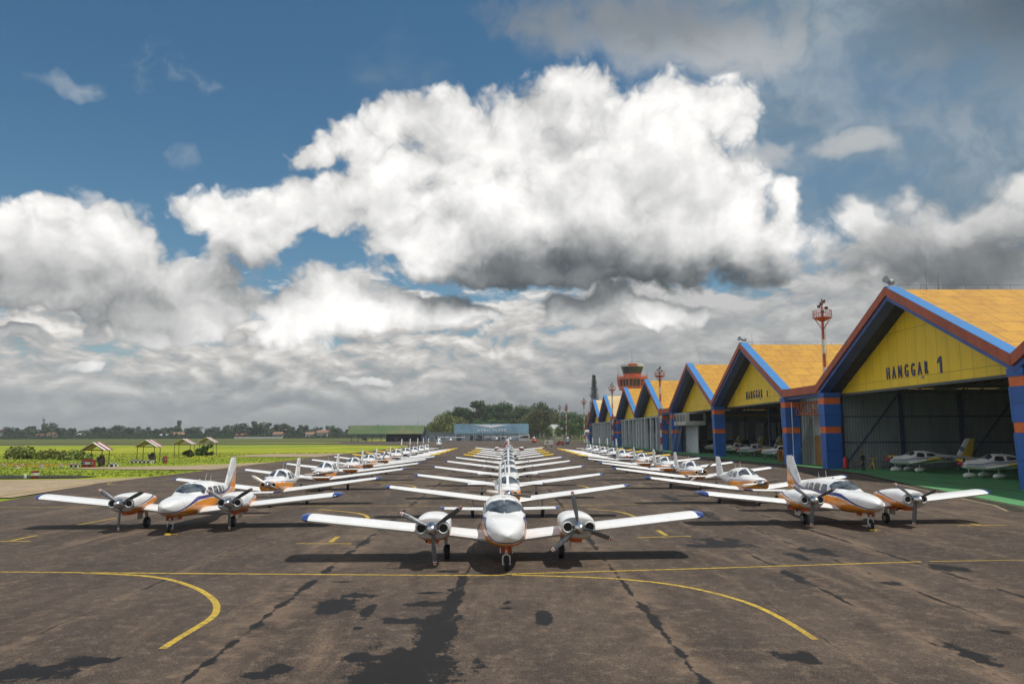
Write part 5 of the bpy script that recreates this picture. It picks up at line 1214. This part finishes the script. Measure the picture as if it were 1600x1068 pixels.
for s in (-1, 1): b = MB(); b.loft([[(x, 0, 14.2), (x, s*9, 6.0), (x, s*9, 5.8), (x, 0, 14)] for x in (-2.6, 16)]); b.build('roof', ROOFG, g, 0)
for s in (-1, 1): b = MB(); b.prism([(0, 14.4), (s*9.2, 6.0), (s*9.2, 4.2), (0, 12.4)], -3.1, -2.65, 'X'); b.build('gable_edge', COLO, g, 0)
b = MB(); b.box(-1.5, 15.5, -8.7, 8.7, 0, 5.75); b.build('wall', STEELB, g, 0)
g = thing('storage_shed', 'low grey shed with a blue front before the green-roofed hall', 'shed', (43.5, 372, 0)); b = MB(); b.box(-5, 5, -3, 3, 0, 4.2); b.build('wall', GREYP, g, 0); b = MB(); b.loft([[(x,-3.6,4.1),(x,3.6,5.2),(x,3.6,5.35),(x,-3.6,4.25)] for x in (-5.6,5.6)]); b.build('roof', GREYR, g, 0); b = MB(); b.box(-4,-1.2,-3.06,-2.95,0,3); b.build('door', FASB, g, 0)
# post and wire fence right of the terminal
g = thing('post_fence', 'grey slatted fence between the terminal and the shed', 'fence', (28, 412, 0))
b = MB()
for k in range(46): b.box(-12+k*.52, -12+k*.52+.3, -.04, .04, 0, 2.3+.25*rr.random())
b.build('slat', M('fence_grey', (.17,.16,.14), .9), g, 0); b = MB()
for z in (.6, 1.8): b.box(-12.2, 12.2, .045, .12, z-.06, z+.06)
b.build('rail', STEELG, g, 0)
for x, y, h, lb in ((-57, 520, 17.5, 'red and white aerial behind the green hangar, tallest of three'), (-72, 520, 13, 'thin red aerial behind the green hangar, left of three'), (-42, 520, 12.5, 'thin pale aerial behind the green hangar, right of three')):
    g = thing('aerial_mast', lb, 'aerial', (x, y, 0))
    for k in range(6): b = MB(); b.tube((0,0,h*k/6),(0,0,h*(k+1)/6-.003),.16-.015*k,.16-.015*(k+1),6); b.build('section', REDO if k % 2 else WHITE2, g, 0)

# ------------------------------------------------------------------ helicopters, high-wing planes, service vehicles
def heli(x, y, rz, bodym, label, s=1.):
    g = thing('helicopter', label, 'helicopter', (x, y, 0), rz, 'helicopters parked beyond the rows')
    F = Body([(-2.3,.85,.95,.02,.9),(-2.2,.65,1.25,.35,.95),(-1.8,.50,1.62,.62,1.0),(-1.1,.42,1.95,.78,1.05),(-.2,.40,2.1,.80,1.1),(.7,.45,2.08,.72,1.15),(1.4,.75,1.95,.45,1.3),(2.2,1.15,1.75,.22,1.45),(5.0,1.4,1.68,.11,1.55),(6.4,1.5,1.64,.06,1.57)], 2.3, 2.4)
    b = MB(); F.mesh(b, 28, 4); f = b.build('fuselage', bodym, g, 40)
    for sd in (1, -1):
        b = MB(); F.patch(b, [(-2.05,80),(-1.6,8),(-.75,38),(-.9,86)], 'a', sd, .01, sq=.35); b.build('windshield', GLASS, f, 60)
        b = MB(); F.patch(b, [(-.7,1.15),(.3,1.15),(.2,1.75),(-.5,1.75)], 'z', sd, .01, sq=.35); b.build('side_window', GLASS, f, 60)
    b = MB(); N = Body([(-.6,2.0,2.1,.1,2.05),(-.3,1.95,2.45,.33,2.1),(.5,1.95,2.5,.36,2.1),(1.3,1.9,2.2,.15,2.0)], 2.3, 2.3); N.mesh(b, 20, 3); b.build('engine_cowl', WHITE, g, 40)
    b = MB(); b.tube((0,.1,2.4),(0,.1,3.05),.07,.06,10); b.lathe([(.02,2.95),(.22,3.0),(.22,3.1),(.02,3.15)], (0,.1,0), n=12); b.build('rotor_mast', STEELG, g, 40)
    for k in range(2): b = MB(); a = .25+k*math.pi; dx, dy = math.cos(a), math.sin(a); b.loft([[(dx*r-dy*w, .1+dy*r+dx*w, 3.06-.012*r*r*.2), (dx*r-dy*w, .1+dy*r+dx*w, 3.09-.012*r*r*.2), (dx*r+dy*w, .1+dy*r-dx*w, 3.09-.012*r*r*.2), (dx*r+dy*w, .1+dy*r-dx*w, 3.06-.012*r*r*.2)] for r, w in ((.2,.06),(.8,.14),(4.6,.14))]); b.build('rotor_blade', GREYP, g, 0)
    b = MB(); b.prism([(5.9,1.5),(6.5,1.5),(6.9,2.6),(6.5,2.6)], -.04, .04, 'X'); b.build('tail_fin', bodym, g, 0)
    for sd in (1, -1): b = MB(); b.path([(sd*.95,-1.9,.22),(sd*.95,-1.6,.05),(sd*.95,1.4,.05)], .05, 8); b.tube((sd*.4,-.9,.5),(sd*.95,-.9,.06),.04,.04,6); b.tube((sd*.4,.7,.5),(sd*.95,.7,.06),.04,.04,6); b.build('skid', GREYP, g, 40)
    return g
HR = M('heli_red', (.48,.03,.022), .35, coat=.4); HB = M('heli_slate', (.12,.15,.22), .35, coat=.4)
heli(-16.9, 205, R(2), WHITE, 'white helicopter nose-on beside the far end of the grass-side row')
heli(.75, 166, R(0), HR, 'red helicopter nose-on behind the middle row')
heli(10.4, 272, R(8), HR, 'red helicopter nose-on beyond the white ground power cart')
heli(19.6, 242, R(-8), HB, 'slate blue helicopter near the grey-posted hangars')
g = thing('ground_power_cart', 'white ground power cart on four wheels near the far end of the rows', 'cart', (12.0, 211, 0)); b = MB(); b.box(-1.15,1.15,-.7,.7,.5,1.75); b.box(-1.0,1.0,-.6,.6,1.75,1.82); b.build('body', M('cart_cream', (.70,.68,.60), .5), g, 0)
b = MB(); b.box(-.6,-.1,-.72,-.70,1.1,1.5); b.box(-1.15,1.15,-.715,-.701,.5,.58); b.build('panel', STEELG, g, 0)
for x in (-.8, .8):
    for y in (-.62, .62): wheel(g, (x, y, .26), .26, .18)
g = thing('tow_tractor', 'small red tow tractor left of the slate blue helicopter', 'tractor', (17.0, 238, 0), R(80)); b = MB(); b.box(-.7,.7,-1.2,1.2,.35,.85); b.box(-.65,.65,-1.1,-.1,.85,1.2); b.build('body', HR, g, 0); b = MB(); b.box(-.4,.4,.1,.5,.85,1.3); b.build('seat', RUBBER, g, 0)
for x in (-.62,.62):
    for y in (-.75,.75): wheel(g, (x, y, .3), .3, .2)
def highwing(x, y, rz, label):
    g = thing('high_wing_plane', label, 'airplane', (x, y, 0), rz, 'white high-wing planes by the far buildings')
    F = Body([(-1.9,.85,1.25,.3,1.05),(-1.7,.72,1.4,.46,1.05),(-1.0,.6,1.5,.55,1.0),(-.6,.58,1.6,.57,1.0),(-.1,.56,2.05,.58,1.05),(.6,.56,2.12,.58,1.05),(1.6,.65,2.0,.5,1.1),(2.6,.85,1.6,.3,1.15),(5.2,1.1,1.3,.08,1.2)], 2.4, 2.6)
    b = MB(); F.mesh(b, 28, 4); f = b.build('fuselage', WHITE, g, 40)
    for s in (1, -1): b = MB(); F.patch(b, [(-.58,85),(-.35,35),(-.02,45),(-.1,85)], 'a', s, .01); b.build('windshield', GLASS, f, 60)
    b = MB(); b.loft([foil(xx, -.1 if abs(xx) < 3 else .1, 1.6 if abs(xx) < 3 else 1.2, 2.12+.02*abs(xx), .12) for xx in (-5.5,-3,0,3,5.5)]); b.build('wing', WING, g, 40)
    for s in (1, -1): b = MB(); b.tube((s*.5,.1,.8),(s*2.7,.4,2.15),.045,.045,8); b.build('wing_strut', WHITE, g, 40); wheel(g, (s*1.15,.4,.22), .22, .14); b = MB(); b.tube((s*.4,.4,.7),(s*1.15,.4,.24),.05,.04,8); b.build('main_gear', WHITE, g, 40)
    b = MB(); b.tube((0,-1.4,.7),(0,-1.45,.2),.05,.04,8); b.build('nose_gear', WHITE, g, 40); wheel(g, (0,-1.45,.2), .2, .12)
    propeller(g, (0,-1.92,1.08), .93, 2, [BLADEB], STEEL, R(80), .15, .3, False)
    b = MB(); b.loft([foil(0,q[1],q[2],q[0],q[3],9,True) for q in ((1.2,3.4,1.9,.06),(1.5,4.0,1.3,.08),(2.6,4.7,.75,.09))]); b.build('tail_fin', WHITE, g, 40)
    b = MB(); b.loft([foil(xx, 4.5, .9, 1.25, .08) for xx in (-1.7,0,1.7)]); b.build('tailplane', WHITE, g, 40); return g
K0 = highwing(-21.5, 318, R(4), 'white high-wing plane in front of the terminal annexe')
dup(K0, 'white high-wing plane under the green-roofed hangar', (-53, 389, 0), R(-5)); dup(K0, 'white high-wing plane at the open left end of the green-roofed hangar', (-69, 392, 0), R(170)); dup(K0, 'white high-wing plane before the right half of the terminal', (-3.5, 372, 0), R(8)); dup(K0, 'white high-wing plane behind the red helicopter', (3.0, 366, 0), R(-6))
def car(x, y, c, label, rz):
    g = thing('parked_car', label, 'car', (x, y, 0), rz, 'cars parked before the terminal'); F = Body([(-2.1,.35,.6,.5,.5),(-2.0,.28,.78,.78,.5),(-1.1,.25,.92,.85,.55),(-.5,.25,1.40,.84,.6),(.9,.25,1.48,.84,.6),(1.7,.27,1.2,.83,.6),(2.1,.35,.8,.7,.5)], 3.4, 4.); b = MB(); F.mesh(b, 28, 4); f = b.build('body', c, g, 40)
    for s in (1, -1): b = MB(); F.patch(b, [(-.5,.95),(1.3,.95),(1.1,1.3),(-.3,1.32)], 'z', s, .01); b.build('window', GLASS, f, 60)
    for sx in (-.78, .78):
        for y_ in (-1.3, 1.3): wheel(g, (sx, y_, .32), .32, .2)
car(-12.5, 402, BLACK, 'black car parked before the terminal, left of two', R(80)); car(-7.6, 402, STEELG, 'dark grey car parked before the terminal, right of two', R(95))

# aircraft inside the hangars
A1 = make_single('white light plane marked PK-AGL with yellow tail and red spinner inside HANGGAR 1', 'tour', 'light planes standing in the hangars', True, prop=BLADEB); A1.location = (37.5, 72.2, .02); A1.rotation_euler.z = R(-95); setprop(A1, 75)
fz = [c for c in A1.children if c.name.startswith('fuselage')][0]
lettering('registration', 'PK-AGL', .50, BLACK, fz, (.39, 2.98, .99), (R(88), 0, R(99.5)), (.72, 1, 1), .004, 1.08, .008)
A2 = dup(A1, 'white light plane with red spinner half hidden by the blue column inside HANGGAR 1', (37.9, 61.4, .02), R(-97)); setprop(A2, 60)
for c in list(A2.children):
    for d in list(c.children):
        if d.name.startswith('registration'): bpy.data.objects.remove(d)
for x, y, rz, lb in ((36.6, 105.5, -100, 'white light plane behind the two workers inside HANGGAR 2'), (37.0, 118.5, -80, 'white light plane with red spinner, middle of those inside HANGGAR 2'), (37.8, 130.0, -82, 'white light plane half hidden by the shared blue column'), (38.2, 143.0, -78, 'white light plane under the office box side of the open pair'), (47, 112, -85, 'white light plane deep inside HANGGAR 2')):
    o = dup(Y0, lb, (x, y, .02), R(rz), 'light planes standing in the hangars'); setprop(o, 80)

# ------------------------------------------------------------------ people and small gear
SKIN = M('skin', (.30,.17,.10), .6); HAIR = M('hair_black', (.012,.01,.01), .6); OVER = M('coverall_orange', (.52,.17,.04), .8); DKC = M('clothes_dark', (.025,.028,.035), .8); BOOT = M('boot', (.02,.018,.016), .7)
def person(x, y, rz, cloth, label, arms):
    """one skinned surface for the body, hair as a child"""
    J = {'pel':((0,0,.95),.145),'wst':((0,0,1.1),.125),'chs':((0,-.01,1.32),.155),'shl':((0,0,1.44),.11),'nck':((0,-.005,1.52),.06),'jaw':((0,-.03,1.60),.085),'hed':((0,-.015,1.68),.098),'top':((0,0,1.745),.07)}
    E = [('pel','wst'),('wst','chs'),('chs','shl'),('shl','nck'),('nck','jaw'),('jaw','hed'),('hed','top')]
    for s, n in ((1,'r'),(-1,'l')):
        J['hp'+n] = ((s*.09,0,.90),.105); J['kn'+n] = ((s*.11,-.02,.50),.072); J['an'+n] = ((s*.12,.02,.09),.052); J['to'+n] = ((s*.13,-.15,.045),.045)
        J['sh'+n] = ((s*.19,0,1.42),.068); el, ha = arms[n]
        J['el'+n] = (el,.05); J['wr'+n] = (ha,.036); v = (Vector(ha)-Vector(el)).normalized(); J['hn'+n] = (tuple(Vector(ha)+v*.09),.04); J['fg'+n] = (tuple(Vector(ha)+v*.17+Vector((0,-.02,0))),.022); J['th'+n] = (tuple(Vector(ha)+v*.07+Vector((-s*.05,-.03,0))),.016)
        E += [('pel','hp'+n),('hp'+n,'kn'+n),('kn'+n,'an'+n),('an'+n,'to'+n),('shl','sh'+n),('sh'+n,'el'+n),('el'+n,'wr'+n),('wr'+n,'hn'+n),('hn'+n,'fg'+n),('wr'+n,'th'+n)]
    keys = list(J); me = bpy.data.meshes.new('person'); me.from_pydata([J[k][0] for k in keys], [(keys.index(a), keys.index(c)) for a, c in E], [])
    o = bpy.data.objects.new('person', me); col.objects.link(o)
    o.modifiers.new('skin', 'SKIN'); sd = o.modifiers.new('sub', 'SUBSURF'); sd.levels = 2; sd.render_levels = 2
    for i, k in enumerate(keys): r = J[k][1]; me.skin_vertices[0].data[i].radius = (r, r*(.72 if k in ('pel','wst','chs') else 1)); me.skin_vertices[0].data[i].use_root = (k == 'pel')
    dg = bpy.context.evaluated_depsgraph_get(); m2 = bpy.data.meshes.new_from_object(o.evaluated_get(dg)); o.modifiers.clear(); o.data = m2
    for m in (cloth, SKIN, BOOT): m2.materials.append(m)
    hands = [Vector(J['wr'+n][0]) for n in 'rl']
    for p in m2.polygons:
        c = p.center; i = 0
        if c.z > 1.50 or any((c-h).length < .2 and (c - Vector(J['el'+n][0])).length > (h - Vector(J['el'+n][0])).length*.96 for h, n in zip(hands, 'rl')): i = 1
        elif c.z < .13: i = 2
        p.material_index = i; p.use_smooth = True
    o.location = (x, y, .02); o.rotation_euler.z = rz; tag(o, label, 'person')
    b = MB(); F = Body([(-.075,1.735,1.765,.03,1.75),(-.05,1.70,1.79,.085,1.73),(.02,1.62,1.815,.108,1.70),(.08,1.58,1.80,.10,1.68),(.115,1.60,1.73,.05,1.66)], 2.1, 2.2); F.mesh(b, 18, 3); b.build('hair', HAIR, o, 60)
    b = MB(); b.box(-.04,.04,-.118,-.10,1.60,1.605); b.prism([(-.10,1.63),(-.135,1.635),(-.10,1.68)], -.014, .014, 'X'); b.build('face', SKIN, o, 0)
    return o
person(33.75, 96.4, R(200), OVER, 'person in orange coveralls standing by the column, hands at the waist', {'r':((.30,.06,1.16),(.16,-.14,1.05)),'l':((-.30,.06,1.16),(-.18,-.14,1.04))})
person(34.45, 96.9, R(150), OVER, 'person in orange coveralls with arms hanging, nearer the column', {'r':((.26,.02,1.14),(.27,-.06,.90)),'l':((-.26,.02,1.14),(-.27,-.06,.90))})
person(33.6, 73.6, R(20), DKC, 'person in dark clothes standing by the wall of HANGGAR 1', {'r':((.26,.02,1.14),(.25,-.10,.90)),'l':((-.26,.03,1.14),(-.26,-.06,.90))})
g = thing('fire_extinguisher', 'large red wheeled fire extinguisher beside the column of HANGGAR 1', 'fire extinguisher', (33.6, 77.4, .02)); b = MB(); b.lathe([(.01,.12),(.2,.14),(.21,.3),(.21,.95),(.16,1.1),(.06,1.16),(.05,1.25),(.01,1.25)], n=18); b.build('cylinder', REDP, g, 40); b = MB(); b.path([(.04,-.02,1.2),(.2,-.12,1.15),(.26,-.15,.7),(.22,-.14,.35)], .025, 6); b.build('hose', RUBBER, g, 40)
for s in (-1, 1): wheel(g, (s*.24, .05, .14), .14, .06)
g = thing('work_stand', 'yellow folding tripod stand by the grey wall of HANGGAR 1', 'stand', (36.3, 77.3, .02)); b = MB()
for k in range(3): a = k*2.09+.3; b.tube((0,0,.75),(.55*math.cos(a),.55*math.sin(a),0),.035,.035,8)
b.build('leg', YELLOW, g, 40); b = MB(); b.tube((0,0,.3),(0,0,1.0),.05,.05,10); b.box(-.4,.4,-.09,.09,1.0,1.08); b.build('head', YELLOW, g, 0)
for k, (x, y, lb) in enumerate(((37.7, 77.5, 'dark tool trolley right of the yellow stand'), (35.0, 77.6, 'dark tool trolley left of the yellow stand'))):
    g = thing('tool_trolley', lb, 'trolley', (x, y, .02)); b = MB(); b.box(-.45,.45,-.25,.25,.25,.32); b.box(-.45,.45,-.25,.25,.68,.74); b.build('shelf', STEELG, g, 0); b = MB()
    for sx in (-.42,.42):
        for sy in (-.22,.22): b.tube((sx,sy,.1),(sx,sy,.85),.02,.02,6)
    b.build('frame', REDP if k else STEELG, g, 0)
    for sx in (-.38,.38): wheel(g, (sx, -.2, .07), .07, .04); wheel(g, (sx, .2, .07), .07, .04)
g = thing('paint_bucket', 'white bucket at the foot of the blue column by the workers', 'bucket', (33.4, 91.2, .02)); b = MB(); b.lathe([(.01,0),(.15,0),(.18,.36),(.19,.37),(.17,.37),(.14,.03),(.01,.03)], n=16); b.build('pail', WHITE2, g, 40); b = MB(); b.path([(.18*math.cos(a), 0, .36+.2*math.sin(a)) for a in [i*.5236 for i in range(7)]], .008, 5); b.build('handle', STEELG, g, 40)
b = MB(); b.tube((0,0,0),(0,0,.9),.28,.28,16); b.lathe([(.285,.28),(.30,.3),(.285,.32)], n=16); b.lathe([(.285,.58),(.30,.6),(.285,.62)], n=16); tag(b.build('yellow_drum', YELLOW, None, 40, (39.0, 366, 0)), 'yellow drum by the blue front of the grey shed', 'drum')

# ------------------------------------------------------------------ the air
m_ = bpy.data.materials.new('air'); m_.use_nodes = True; nt_ = m_.node_tree; nt_.nodes.clear()
ov = nt_.nodes.new('ShaderNodeOutputMaterial'); pv = nt_.nodes.new('ShaderNodeVolumePrincipled'); nt_.links.new(pv.outputs[0], ov.inputs['Volume'])
pv.inputs['Color'].default_value = (.82,.88,.93,1); pv.inputs['Density'].default_value = .0002; pv.inputs['Anisotropy'].default_value = .2
b = MB(); b.box(-900, 260, -60, 1100, -1.1, 44); hz_ = b.build('haze', m_, None, 0); tag(hz_, kind='stuff')
sc.cycles.volume_bounces = 0
